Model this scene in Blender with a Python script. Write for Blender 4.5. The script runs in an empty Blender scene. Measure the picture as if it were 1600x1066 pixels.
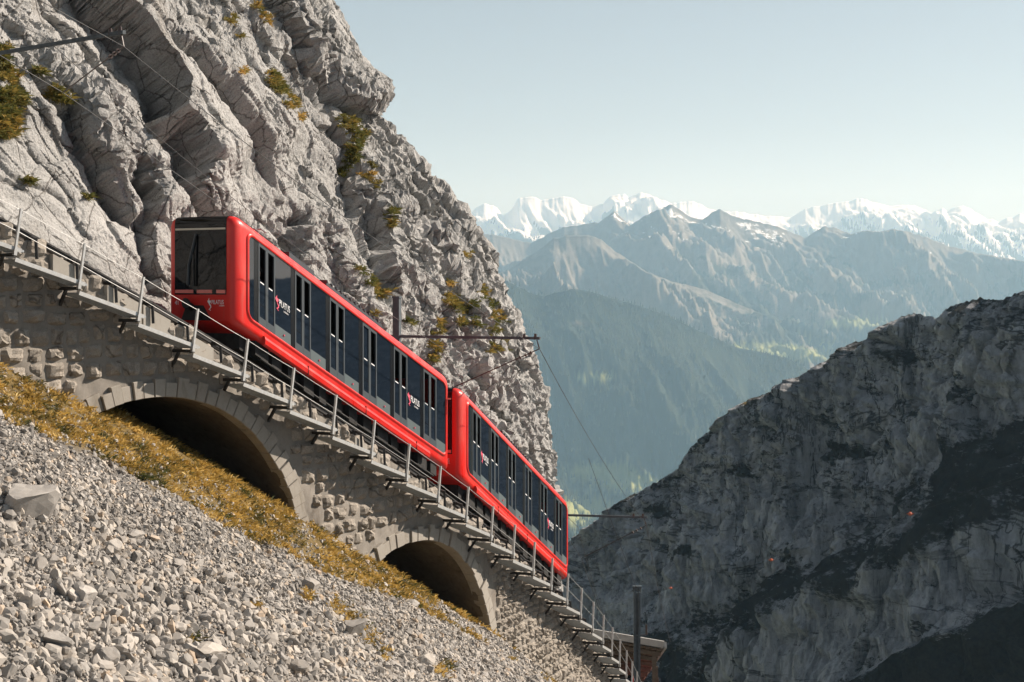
import bpy, bmesh, math, random
import numpy as np
from mathutils import Vector, Matrix
R = math.radians
random.seed(7)
rng = np.random.default_rng(11)
scene = bpy.context.scene
col = scene.collection

# ------------------------------------------------------------------ camera
F = 2717.0          # focal length in pixels of a 1600 px wide frame
YH = 450.0          # row of the eye-level horizon in a 1600x1066 frame
cam_data = bpy.data.cameras.new('camera')
cam_data.sensor_width = 36.0
cam_data.lens = 36.0 * F / 1600.0
cam_data.shift_y = -(533.0 - YH) / 1600.0
cam_data.clip_start = 0.5
cam_data.clip_end = 90000.0
cam = bpy.data.objects.new('camera', cam_data)
col.objects.link(cam)
cam.location = (0, 0, 0)
cam.rotation_euler = (R(90), 0, 0)
scene.camera = cam

# ------------------------------------------------------------------ sky and sun
SUN = Vector((0.80, 0.25, 0.545)).normalized()
SUN_EL = math.asin(SUN.z)
SUN_AZ = math.atan2(SUN.x, SUN.y)          # clockwise from +Y
world = bpy.data.worlds.new('World')
scene.world = world
world.use_nodes = True
wn = world.node_tree
for n_ in list(wn.nodes):
    wn.nodes.remove(n_)
wo = wn.nodes.new('ShaderNodeOutputWorld')
wb = wn.nodes.new('ShaderNodeBackground')
sk = wn.nodes.new('ShaderNodeTexSky')
sk.sky_type = 'NISHITA'
sk.sun_disc = False
sk.sun_elevation = SUN_EL
sk.sun_rotation = SUN_AZ
sk.altitude = 1900
sk.air_density = 0.9
sk.dust_density = 2.5
sk.ozone_density = 1.0
hs = wn.nodes.new('ShaderNodeHueSaturation')
hs.inputs['Saturation'].default_value = 0.44
wn.links.new(sk.outputs[0], hs.inputs['Color'])
wn.links.new(hs.outputs[0], wb.inputs[0])
wb.inputs[1].default_value = 0.05
wn.links.new(wb.outputs[0], wo.inputs[0])

sun_data = bpy.data.lights.new('sun', 'SUN')
sun_data.energy = 5.0
sun_data.angle = R(0.53)
sun_data.color = (1.0, 0.92, 0.82)
sun = bpy.data.objects.new('sun', sun_data)
col.objects.link(sun)
sun.rotation_euler = (-SUN).to_track_quat('-Z', 'Y').to_euler()
sun.location = (40, 10, 60)

vs = scene.view_settings
vs.view_transform = 'Standard'
vs.look = 'None'
vs.exposure = 0.82
vs.gamma = 1.0
scene.render.engine = 'CYCLES'
scene.cycles.use_denoising = True
scene.cycles.max_bounces = 6
scene.cycles.diffuse_bounces = 3
scene.cycles.glossy_bounces = 3
scene.cycles.transmission_bounces = 2
scene.cycles.volume_bounces = 2
scene.cycles.transparent_max_bounces = 4

# ------------------------------------------------------------------ numpy noise
def _h(ix, iy, iz, seed):
    x = (ix.astype(np.uint32) * np.uint32(374761393) + iy.astype(np.uint32) * np.uint32(668265263)
         + iz.astype(np.uint32) * np.uint32(2147483647) + np.uint32((seed * 974711 + 12345) & 0xffffffff))
    x = (x ^ (x >> np.uint32(13))) * np.uint32(1274126177)
    x = (x ^ (x >> np.uint32(16))) * np.uint32(2246822519)
    return x ^ (x >> np.uint32(15))

def _hf(ix, iy, iz, seed):
    return (_h(ix, iy, iz, seed) & np.uint32(0xffffff)).astype(np.float32) / np.float32(16777216.0)

def noise(p, seed=0):
    """gradient noise in about -1..1"""
    p = np.asarray(p, np.float32)
    i = np.floor(p).astype(np.int64)
    f = p - i
    u = f * f * f * (f * (f * 6 - 15) + 10)
    out = 0
    for dx in (0, 1):
        wx = u[..., 0] if dx else 1 - u[..., 0]
        for dy in (0, 1):
            wy = u[..., 1] if dy else 1 - u[..., 1]
            for dz in (0, 1):
                wz = u[..., 2] if dz else 1 - u[..., 2]
                h = _h(i[..., 0] + dx, i[..., 1] + dy, i[..., 2] + dz, seed)
                gx = (h & np.uint32(1023)).astype(np.float32) / 511.5 - 1
                gy = ((h >> np.uint32(10)) & np.uint32(1023)).astype(np.float32) / 511.5 - 1
                gz = ((h >> np.uint32(20)) & np.uint32(1023)).astype(np.float32) / 511.5 - 1
                out = out + wx * wy * wz * (gx * (f[..., 0] - dx) + gy * (f[..., 1] - dy) + gz * (f[..., 2] - dz))
    return out * 1.3

def fbm(p, oct=4, seed=0, lac=2.03, gain=0.5):
    p = np.asarray(p, np.float32)
    s, a = 0, 1.0
    for o in range(oct):
        s = s + a * noise(p, seed + o * 17)
        p = p * lac
        a *= gain
    return s

def ridged(p, oct=4, seed=0, lac=2.03, gain=0.5):
    p = np.asarray(p, np.float32)
    s, a = 0, 1.0
    for o in range(oct):
        s = s + a * (1 - 2 * np.abs(noise(p, seed + o * 31)))
        p = p * lac
        a *= gain
    return s

def cells(p, seed=0):
    """worley: nearest and second distance, vector to centre, random vector of the cell"""
    p = np.asarray(p, np.float32)
    i = np.floor(p).astype(np.int64)
    sh = p.shape[:-1]
    f1 = np.full(sh, 9.0, np.float32)
    f2 = np.full(sh, 9.0, np.float32)
    dv = np.zeros(p.shape, np.float32)
    cid = np.zeros(p.shape, np.int64)
    for dx in (-1, 0, 1):
        for dy in (-1, 0, 1):
            for dz in (-1, 0, 1):
                cx, cy, cz_ = i[..., 0] + dx, i[..., 1] + dy, i[..., 2] + dz
                h = _h(cx, cy, cz_, seed)
                qx = p[..., 0] - cx - (h & np.uint32(1023)).astype(np.float32) / 1024
                qy = p[..., 1] - cy - ((h >> np.uint32(10)) & np.uint32(1023)).astype(np.float32) / 1024
                qz = p[..., 2] - cz_ - ((h >> np.uint32(20)) & np.uint32(1023)).astype(np.float32) / 1024
                d = np.sqrt(qx * qx + qy * qy + qz * qz)
                m = d < f1
                f2 = np.where(m, f1, np.minimum(f2, d))
                f1 = np.where(m, d, f1)
                dv[m] = np.stack([qx, qy, qz], -1)[m]
                cid[m] = np.stack([cx, cy, cz_], -1)[m]
    r = np.stack([_hf(cid[..., 0], cid[..., 1], cid[..., 2], seed + 5 + k) * 2 - 1 for k in range(4)], -1)
    return f1, f2, dv, r

def facet(p, seed, tilt=1.0, off=0.5, crack=0.35, cw=0.06):
    """angular rock relief: every cell a tilted plane, grooves between the cells"""
    f1, f2, dv, r = cells(p, seed)
    d = tilt * (dv * r[..., :3]).sum(-1) + off * r[..., 3]
    e = np.exp(-(f2 - f1) / cw)
    return d * (1 - 0.5 * e) - crack * e

def sstep(a, b, x):
    t = np.clip((x - a) / (b - a), 0, 1)
    return t * t * (3 - 2 * t)

def proj(P):
    P = np.asarray(P, np.float64)
    y = np.maximum(P[..., 1], 0.1)
    return np.stack([800 + F * P[..., 0] / y, YH - F * P[..., 2] / y], -1)

# ------------------------------------------------------------------ objects
def tag(o, label=None, cat=None, group=None, kind=None):
    if label: o['label'] = label
    if cat: o['category'] = cat
    if group: o['group'] = group
    if kind: o['kind'] = kind
    return o

def link(name, me, mat=None, parent=None):
    o = bpy.data.objects.new(name, me)
    col.objects.link(o)
    if mat is not None and me is not None and len(me.materials) == 0:
        me.materials.append(mat)
    if parent is not None:
        o.parent = parent
    return o

def empty(name, loc=(0, 0, 0), rz=0.0):
    o = bpy.data.objects.new(name, None)
    o.empty_display_size = 0.3
    col.objects.link(o)
    o.location = loc
    o.rotation_euler = (0, 0, rz)
    return o

def mesh_np(name, V, Fc, smooth=False, attrs=None):
    """V (n,3); Fc (m,k) equal sized faces"""
    V = np.ascontiguousarray(V, np.float32).reshape(-1, 3)
    Fc = np.ascontiguousarray(Fc, np.int32)
    me = bpy.data.meshes.new(name)
    m, k = Fc.shape
    me.vertices.add(len(V))
    me.vertices.foreach_set('co', V.ravel())
    me.loops.add(m * k)
    me.loops.foreach_set('vertex_index', Fc.ravel())
    me.polygons.add(m)
    me.polygons.foreach_set('loop_start', np.arange(0, m * k, k, dtype=np.int32))
    me.polygons.foreach_set('use_smooth', np.full(m, smooth))
    me.update(calc_edges=True)
    if attrs:
        for nm, arr in attrs.items():
            at = me.attributes.new(nm, 'FLOAT', 'POINT')
            at.data.foreach_set('value', np.ascontiguousarray(arr, np.float32).ravel())
    return me

def grid_faces(ny, nx, flip=False):
    j, i = np.meshgrid(np.arange(ny - 1), np.arange(nx - 1), indexing='ij')
    a = (j * nx + i).ravel()
    f = np.stack([a, a + 1, a + nx + 1, a + nx], -1)
    return f[:, ::-1] if flip else f

class MB:
    """collects shapes, builds ONE mesh"""
    def __init__(s):
        s.v, s.f = [], []
    def add(s, verts, faces):
        o = len(s.v)
        s.v += [tuple(map(float, q)) for q in verts]
        s.f += [tuple(i + o for i in f) for f in faces]
        return s
    def box(s, x0, x1, y0, y1, z0, z1, M=None):
        c = [(x0, y0, z0), (x1, y0, z0), (x1, y1, z0), (x0, y1, z0), (x0, y0, z1), (x1, y0, z1), (x1, y1, z1), (x0, y1, z1)]
        if M is not None:
            c = [tuple(M @ Vector(q)) for q in c]
        return s.add(c, [(0, 3, 2, 1), (4, 5, 6, 7), (0, 1, 5, 4), (1, 2, 6, 5), (2, 3, 7, 6), (3, 0, 4, 7)])
    def bar(s, p, q, w, h, up=(0, 0, 1)):
        """rectangular bar from p to q, w across, h along up"""
        p, q = Vector(p), Vector(q)
        d = (q - p).normalized()
        x = d.cross(Vector(up)).normalized()
        y = x.cross(d).normalized()
        c = []
        for e in (p, q):
            for sx, sy in ((-1, -1), (1, -1), (1, 1), (-1, 1)):
                c.append(e + x * (sx * w / 2) + y * (sy * h / 2))
        return s.add(c, [(0, 1, 2, 3), (7, 6, 5, 4), (0, 4, 5, 1), (1, 5, 6, 2), (2, 6, 7, 3), (3, 7, 4, 0)])
    def tube(s, pts, r, n=8, caps=True):
        pts = [Vector(p) for p in pts]
        rings = []
        for k, p in enumerate(pts):
            d = (pts[min(k + 1, len(pts) - 1)] - pts[max(k - 1, 0)]).normalized()
            x = d.cross(Vector((0, 0, 1)))
            if x.length < 1e-4:
                x = d.cross(Vector((1, 0, 0)))
            x.normalize()
            y = d.cross(x)
            rr = r[k] if isinstance(r, (list, tuple)) else r
            rings.append([p + x * (rr * math.cos(2 * math.pi * i / n)) + y * (rr * math.sin(2 * math.pi * i / n)) for i in range(n)])
        v = [q for g in rings for q in g]
        f = []
        for k in range(len(pts) - 1):
            for i in range(n):
                a, b = k * n + i, k * n + (i + 1) % n
                f.append((a, b, b + n, a + n))
        if caps:
            f.append(tuple(range(n))[::-1])
            f.append(tuple(range((len(pts) - 1) * n, len(pts) * n)))
        return s.add(v, f)
    def loft(s, rings, closed=True, caps=True):
        n = len(rings[0])
        v = [q for g in rings for q in g]
        f = []
        for k in range(len(rings) - 1):
            for i in range(n if closed else n - 1):
                a, b = k * n + i, k * n + (i + 1) % n
                f.append((a, b, b + n, a + n))
        if caps and closed:
            f.append(tuple(range(n))[::-1])
            f.append(tuple(range((len(rings) - 1) * n, len(rings) * n)))
        return s.add(v, f)
    def build(s, name, mat, parent=None, xf=None, smooth=False, fixn=True):
        me = bpy.data.meshes.new(name)
        v = s.v if xf is None else [xf(*q) for q in s.v]
        me.from_pydata(v, [], s.f)
        if fixn:
            bm = bmesh.new()
            bm.from_mesh(me)
            bmesh.ops.recalc_face_normals(bm, faces=bm.faces)
            bm.to_mesh(me)
            bm.free()
        if smooth:
            me.polygons.foreach_set('use_smooth', np.full(len(me.polygons), True))
            try:
                me.set_sharp_from_angle(angle=R(38))
            except Exception:
                pass
        me.update()
        return link(name, me, mat, parent)

# ------------------------------------------------------------------ materials
def mat_new(name):
    m = bpy.data.materials.new(name)
    m.use_nodes = True
    return m, m.node_tree, m.node_tree.nodes['Principled BSDF']

def N(nt, typ, **kw):
    n = nt.nodes.new(typ)
    for k, v in kw.items():
        if k in n.inputs.keys():
            n.inputs[k].default_value = v
        else:
            setattr(n, k, v)
    return n

def ramp(nt, fac, stops):
    r = nt.nodes.new('ShaderNodeValToRGB')
    e = r.color_ramp.elements
    while len(e) < len(stops):
        e.new(0.5)
    for el, (p, c) in zip(e, stops):
        el.position = p
        el.color = (c[0], c[1], c[2], 1) if not isinstance(c, (int, float)) else (c, c, c, 1)
    nt.links.new(fac, r.inputs[0])
    return r.outputs[0]

def mixc(nt, fac, a, b, mode='MIX'):
    m = nt.nodes.new('ShaderNodeMix')
    m.data_type = 'RGBA'
    m.blend_type = mode
    if isinstance(fac, (int, float)):
        m.inputs[0].default_value = fac
    else:
        nt.links.new(fac, m.inputs[0])
    for s_, v in ((6, a), (7, b)):
        if isinstance(v, tuple):
            m.inputs[s_].default_value = (v[0], v[1], v[2], 1)
        else:
            nt.links.new(v, m.inputs[s_])
    return m.outputs[2]

def obj_coord(nt, scale=(1, 1, 1), rot=(0, 0, 0)):
    g = nt.nodes.new('ShaderNodeNewGeometry')
    mp = nt.nodes.new('ShaderNodeMapping')
    mp.inputs['Scale'].default_value = scale
    mp.inputs['Rotation'].default_value = rot
    nt.links.new(g.outputs['Position'], mp.inputs[0])
    return mp.outputs[0]

def noise_n(nt, vec, scale, detail=6, rough=0.6, dist=0.0):
    t = N(nt, 'ShaderNodeTexNoise', Scale=scale, Detail=detail, Roughness=rough, Distortion=dist)
    nt.links.new(vec, t.inputs['Vector'])
    return t.outputs[0]

def bump(nt, bsdf, h, strength=0.4, dist=0.05):
    b = N(nt, 'ShaderNodeBump', Strength=strength, Distance=dist)
    nt.links.new(h, b.inputs['Height'])
    nt.links.new(b.outputs[0], bsdf.inputs['Normal'])

def m_plain(name, c, rough=0.5, metal=0.0, var=0.15, scale=6.0, coat=0.0, spec=0.5, bmp=0.0):
    m, nt, b = mat_new(name)
    n1 = noise_n(nt, obj_coord(nt), scale, 5, 0.65)
    c0 = tuple(x * (1 - var) for x in c)
    c1 = tuple(min(1, x * (1 + var)) for x in c)
    nt.links.new(ramp(nt, n1, [(0.3, c0), (0.7, c1)]), b.inputs['Base Color'])
    rr = ramp(nt, n1, [(0.3, min(1, rough * 1.15)), (0.7, rough * 0.85)])
    nt.links.new(rr, b.inputs['Roughness'])
    b.inputs['Metallic'].default_value = metal
    b.inputs['Specular IOR Level'].default_value = spec
    b.inputs['Coat Weight'].default_value = coat
    b.inputs['Coat Roughness'].default_value = 0.06
    if bmp:
        bump(nt, b, n1, bmp, 0.02)
    return m

def m_rock(name, dark, mid, light, big=0.35, fine=5.0, stain=(0.12, 0.10, 0.08), stain_amt=0.5, bs=0.5, bd=0.03, tint=False, speck=0.0, alb=0.80):
    m, nt, b = mat_new(name)
    dark, mid, light = [tuple(x * alb for x in q) for q in (dark, mid, light)]
    co = obj_coord(nt)
    nb = noise_n(nt, co, big, 5, 0.6, 0.4)
    nf = noise_n(nt, co, fine, 8, 0.7)
    c = ramp(nt, nf, [(0.28, dark), (0.5, mid), (0.72, light)])
    c = mixc(nt, 0.55, c, ramp(nt, nb, [(0.3, dark), (0.55, mid), (0.75, light)]))
    st = noise_n(nt, obj_coord(nt, (1.2, 1.2, 0.35)), big * 2.2, 6, 0.7, 0.8)
    sf = ramp(nt, st, [(0.56, 0.0), (0.72, stain_amt)])
    c = mixc(nt, sf, c, stain)
    hx = None
    if speck:
        fs = noise_n(nt, co, fine * 5.0, 6, 0.8)
        c = mixc(nt, speck, c, ramp(nt, fs, [(0.36, (0.25, 0.24, 0.23)), (0.50, (1, 1, 1)), (0.66, (1.28, 1.27, 1.25))]), 'MULTIPLY')
        vo = N(nt, 'ShaderNodeTexVoronoi', feature='DISTANCE_TO_EDGE', Scale=1.15)
        wz = N(nt, 'ShaderNodeMix', data_type='VECTOR')
        wz.inputs[0].default_value = 0.16
        tn = N(nt, 'ShaderNodeTexNoise', Scale=1.6, Detail=7, Roughness=0.7)
        nt.links.new(co, tn.inputs['Vector'])
        nt.links.new(obj_coord(nt, (1, 1, 0.6), (0.5, 0.4, 0.0)), wz.inputs[4])
        nt.links.new(tn.outputs['Color'], wz.inputs[5])
        nt.links.new(wz.outputs[1], vo.inputs['Vector'])
        ck = ramp(nt, vo.outputs['Distance'], [(0.0, 0.0), (0.022, 1.0)])
        c = mixc(nt, 0.8, c, mixc(nt, ck, (0.30, 0.28, 0.26), (1.0, 1.0, 1.0)), 'MULTIPLY')
        hx = ck
    if tint:
        a = N(nt, 'ShaderNodeAttribute', attribute_name='tint')
        c = mixc(nt, 1.0, c, ramp(nt, a.outputs['Fac'], [(0.0, (0.55, 0.545, 0.54)), (0.6, (1.0, 1.0, 1.0)), (0.93, (1.12, 1.06, 0.98)), (1.0, (1.05, 0.86, 0.68))]), 'MULTIPLY')
    nt.links.new(c, b.inputs['Base Color'])
    b.inputs['Roughness'].default_value = 0.92
    b.inputs['Specular IOR Level'].default_value = 0.2
    hb = noise_n(nt, co, fine * 2.4, 10, 0.75)
    if hx is not None:
        ad = N(nt, 'ShaderNodeMath', operation='MULTIPLY_ADD')
        nt.links.new(hx, ad.inputs[0])
        ad.inputs[1].default_value = 0.35
        nt.links.new(hb, ad.inputs[2])
        hb = ad.outputs[0]
    bump(nt, b, hb, bs, bd)
    return m

M = {}
M['cliff'] = m_rock('limestone', (0.265, 0.262, 0.255), (0.395, 0.39, 0.378), (0.50, 0.49, 0.475), 0.30, 4.0, (0.20, 0.165, 0.125), 0.45, 1.0, 0.10, speck=0.6, alb=1.12)
M['scree'] = m_rock('scree_rock', (0.29, 0.275, 0.255), (0.42, 0.395, 0.365), (0.53, 0.50, 0.465), 0.5, 9.0, (0.30, 0.23, 0.16), 0.35, 0.4, 0.01, True, alb=0.92)
M['gravel'] = m_rock('gravel_soil', (0.16, 0.15, 0.14), (0.28, 0.265, 0.25), (0.36, 0.34, 0.32), 1.0, 22.0, (0.16, 0.115, 0.07), 0.6, 0.6, 0.02, alb=0.5)  # soil darkened so its colour also gives the shadowed gaps between stones
def add_turf(m):
    nt = m.node_tree
    b = nt.nodes['Principled BSDF']
    src = b.inputs['Base Color'].links[0].from_socket
    a = N(nt, 'ShaderNodeAttribute', attribute_name='turf')
    t = ramp(nt, noise_n(nt, obj_coord(nt), 9.0, 6, 0.7), [(0.3, (0.06, 0.045, 0.02)), (0.7, (0.20, 0.14, 0.055))])
    nt.links.new(mixc(nt, a.outputs['Fac'], src, t), b.inputs['Base Color'])
add_turf(M['gravel'])
M['wallstone'] = m_rock('wall_stone', (0.26, 0.235, 0.20), (0.43, 0.385, 0.33), (0.54, 0.49, 0.43), 1.1, 9.0, (0.12, 0.10, 0.08), 0.75, 0.9, 0.04, speck=0.5, alb=0.82)
M['mortar'] = m_rock('mortar', (0.30, 0.27, 0.235), (0.40, 0.365, 0.32), (0.47, 0.43, 0.38), 0.8, 14.0, (0.12, 0.10, 0.08), 0.75, 0.6, 0.02, alb=0.62)
M['cutstone'] = m_rock('cut_stone', (0.38, 0.345, 0.30), (0.48, 0.445, 0.39), (0.54, 0.50, 0.45), 0.9, 10.0, (0.15, 0.125, 0.09), 0.8, 0.45, 0.015, alb=0.66)
M['barrel'] = m_rock('vault_stone', (0.13, 0.11, 0.085), (0.24, 0.20, 0.155), (0.34, 0.29, 0.23), 1.3, 8.0, (0.05, 0.04, 0.03), 0.8, 0.6, 0.02, alb=0.62)  # darker than the wall stone: part of the arch shade is in this colour
M['concrete'] = m_rock('concrete', (0.36, 0.33, 0.29), (0.44, 0.41, 0.36), (0.50, 0.47, 0.42), 1.1, 16.0, (0.24, 0.20, 0.16), 0.5, 0.2, 0.008)
M['red'] = m_plain('red_paint', (0.66, 0.016, 0.010), 0.33, 0, 0.10, 2.2, 0.35)
M['black'] = m_plain('black_gloss', (0.008, 0.009, 0.011), 0.18, 0, 0.1, 2)
M['under'] = m_plain('underframe_black', (0.018, 0.017, 0.016), 0.75, 0, 0.35, 5)
M['frame'] = m_plain('grey_frame', (0.055, 0.066, 0.074), 0.4, 0, 0.08, 3)
M['panel'] = m_plain('grey_green_panel', (0.10, 0.125, 0.13), 0.35, 0, 0.06, 2)
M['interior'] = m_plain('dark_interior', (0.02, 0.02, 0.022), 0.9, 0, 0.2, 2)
M['steel'] = m_plain('galvanised_steel', (0.50, 0.50, 0.49), 0.45, 0.55, 0.22, 9)
M['grating'] = m_plain('grating_steel', (0.36, 0.38, 0.39), 0.5, 0.4, 0.2, 12)
M['darksteel'] = m_plain('dark_steel', (0.035, 0.033, 0.032), 0.6, 0.3, 0.3, 6)
M['rail'] = m_plain('rail_steel', (0.10, 0.085, 0.075), 0.45, 0.5, 0.3, 8)
M['wire'] = m_plain('wire', (0.09, 0.09, 0.09), 0.5, 0.4, 0.1, 3)
M['mast'] = m_plain('mast_steel', (0.062, 0.078, 0.09), 0.7, 0.0, 0.25, 5)
M['insul'] = m_plain('insulator', (0.05, 0.03, 0.025), 0.35, 0, 0.2, 4)
M['white'] = m_plain('white_print', (0.82, 0.82, 0.82), 0.5, 0, 0.03, 3)
M['pink'] = m_plain('red_print', (0.75, 0.10, 0.16), 0.5, 0, 0.03, 3)
M['marker_red'] = m_plain('marker_strip_red', (0.75, 0.20, 0.17), 0.3, 0, 0.1, 3)
M['cream'] = m_plain('cream_strip', (0.62, 0.56, 0.46), 0.35, 0, 0.08, 3)
M['skin'] = m_plain('skin', (0.48, 0.27, 0.19), 0.6, 0, 0.06, 8)
M['cloth'] = m_plain('dark_clothing', (0.05, 0.05, 0.07), 0.9, 0, 0.2, 8)
M['hair'] = m_plain('hair', (0.03, 0.02, 0.015), 0.7, 0, 0.2, 12)
M['wood'] = m_plain('weathered_wood', (0.11, 0.085, 0.062), 0.8, 0, 0.35, 7, bmp=0.3)
M['fascia'] = m_plain('grey_fascia', (0.36, 0.35, 0.33), 0.7, 0, 0.15, 3)
M['orange'] = m_plain('orange_ball', (0.55, 0.10, 0.03), 0.6, 0, 0.05, 1)

def m_red():
    m, nt, b = mat_new('red_paint')
    co = obj_coord(nt)
    d = noise_n(nt, obj_coord(nt, (1, 1, 0.25)), 3.2, 7, 0.7, 0.5)
    e = noise_n(nt, co, 0.8, 4, 0.6)
    c = mixc(nt, ramp(nt, e, [(0.3, 0.0), (0.7, 1.0)]), (0.60, 0.014, 0.010), (0.70, 0.019, 0.012))
    c = mixc(nt, ramp(nt, d, [(0.52, 0.0), (0.75, 0.30)]), c, (0.30, 0.13, 0.09))
    nt.links.new(c, b.inputs['Base Color'])
    nt.links.new(ramp(nt, d, [(0.35, 0.26), (0.7, 0.55)]), b.inputs['Roughness'])
    b.inputs['Coat Weight'].default_value = 0.25
    b.inputs['Coat Roughness'].default_value = 0.08
    return m
M['red'] = m_red()

def m_glass(name, c, rough, ior):
    m, nt, b = mat_new(name)
    n1 = noise_n(nt, obj_coord(nt), 0.8, 3, 0.5)
    nt.links.new(ramp(nt, n1, [(0.3, tuple(x * 0.8 for x in c)), (0.7, c)]), b.inputs['Base Color'])
    b.inputs['Roughness'].default_value = rough
    b.inputs['IOR'].default_value = ior
    bump(nt, b, noise_n(nt, obj_coord(nt), 1.3, 2, 0.4), 0.05, 0.01)
    return m
M['glass'] = m_glass('tinted_glass', (0.012, 0.019, 0.030), 0.02, 1.66)
M['endglass'] = m_glass('end_glass', (0.006, 0.007, 0.009), 0.03, 1.34)

def m_grass(name, stops):
    m, nt, b = mat_new(name)
    a = N(nt, 'ShaderNodeAttribute', attribute_name='tint')
    nt.links.new(ramp(nt, a.outputs['Fac'], stops), b.inputs['Base Color'])
    b.inputs['Roughness'].default_value = 0.7
    b.inputs['Specular IOR Level'].default_value = 0.25
    try:
        b.inputs['Subsurface Weight'].default_value = 0.0
    except Exception:
        pass
    tr = N(nt, 'ShaderNodeBsdfTranslucent')
    nt.links.new(ramp(nt, a.outputs['Fac'], stops), tr.inputs[0])
    mx = nt.nodes.new('ShaderNodeMixShader')
    mx.inputs[0].default_value = 0.35
    nt.links.new(b.outputs[0], mx.inputs[1])
    nt.links.new(tr.outputs[0], mx.inputs[2])
    nt.links.new(mx.outputs[0], nt.nodes['Material Output'].inputs['Surface'])
    return m
M['grass'] = m_grass('dry_grass', [(0.0, (0.07, 0.08, 0.025)), (0.25, (0.20, 0.15, 0.045)), (0.5, (0.44, 0.285, 0.07)), (0.75, (0.58, 0.385, 0.10)), (1.0, (0.64, 0.49, 0.22))])
M['tuft'] = m_grass('cliff_grass', [(0.0, (0.10, 0.11, 0.03)), (0.4, (0.20, 0.17, 0.045)), (0.75, (0.38, 0.25, 0.06)), (1.0, (0.52, 0.33, 0.10))])

# ------------------------------------------------------------------ the railway line in space
AK = [-16, -10, -5, 0, 4, 8.5, 14, 18, 24, 34, 60]
HK = [36.752, 42.396, 47.789, 52.674, 57.787, 63.827, 68.801, 73.209, 77.665, 82.685, 87.555]
T_a = np.arange(-34, 60.01, 0.05)
_h0 = np.radians(np.interp(T_a, AK, HK))
_h0[T_a < -16] = np.radians(36.752)
_g0 = np.interp(T_a, [-16, -5, 0, 10, 60], [0.40, 0.479, 0.495, 0.483, 0.486])
_k = np.ones(61) / 61
T_h = np.convolve(np.pad(_h0, 30, 'edge'), _k, 'valid')
_g0 = np.convolve(np.pad(_g0, 30, 'edge'), _k, 'valid')
T_x = np.cumsum(np.cos(T_h)) * 0.05
T_y = np.cumsum(np.sin(T_h)) * 0.05
T_z = -np.cumsum(_g0) * 0.05
_i0 = int(np.argmin(abs(T_a)))
T_x += (-6.34 - 1.1 * math.sin(T_h[_i0])) - T_x[_i0]
T_y += (41.8 + 1.1 * math.cos(T_h[_i0])) - T_y[_i0]
T_z += -1.85 - T_z[_i0]

def heading(a): return np.interp(a, T_a, T_h)
def railz(a): return np.interp(a, T_a, T_z)
def tp(a, w, dz=0.0):
    """point beside the line: a metres along, w metres out to the valley side, dz above rail"""
    a = np.asarray(a, np.float64)
    h = heading(a)
    return np.stack(np.broadcast_arrays(np.interp(a, T_a, T_x) + np.sin(h) * w, np.interp(a, T_a, T_y) - np.cos(h) * w, railz(a) + dz), -1)
def V3(a, w, dz=0.0): return Vector(tp(a, w, dz))

WF = 1.25           # outer face of the masonry
WK = 1.95           # outer edge of the walkway
ARCHES = [(-2.87, -6.98, 4.52), (6.29, -11.46, 4.60)]

def ground_z(a, w):
    """slope below the railway"""
    out = w - WF
    z = railz(a) - 3.08
    z = z - np.where(out > 0, 0.66 * out, 0.42 * np.maximum(out, -1.6))
    return z
def ground_pt(a, w):
    P = tp(a, w)
    P[..., 2] = ground_z(a, w)
    return P
# ------------------------------------------------------------------ left cliff
def poly_sd(u, v, pts):
    """distance to a polyline in metres-like units and side (+ = right of it going down)"""
    best = np.full(u.shape, 1e9)
    side = np.zeros(u.shape)
    along = np.zeros(u.shape)
    n = len(pts) - 1
    for k in range(n):
        (x0, y0), (x1, y1) = pts[k], pts[k + 1]
        dx, dy = x1 - x0, y1 - y0
        L = dx * dx + dy * dy
        t = np.clip(((u - x0) * dx + (v - y0) * dy) / L, 0, 1)
        ex, ey = u - (x0 + t * dx), v - (y0 + t * dy)
        d = np.hypot(ex, ey)
        m = d < best
        best = np.where(m, d, best)
        side = np.where(m, np.sign(dy * ex - dx * ey), side)
        along = np.where(m, (k + t) / n, along)
    return best, side, along

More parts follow.
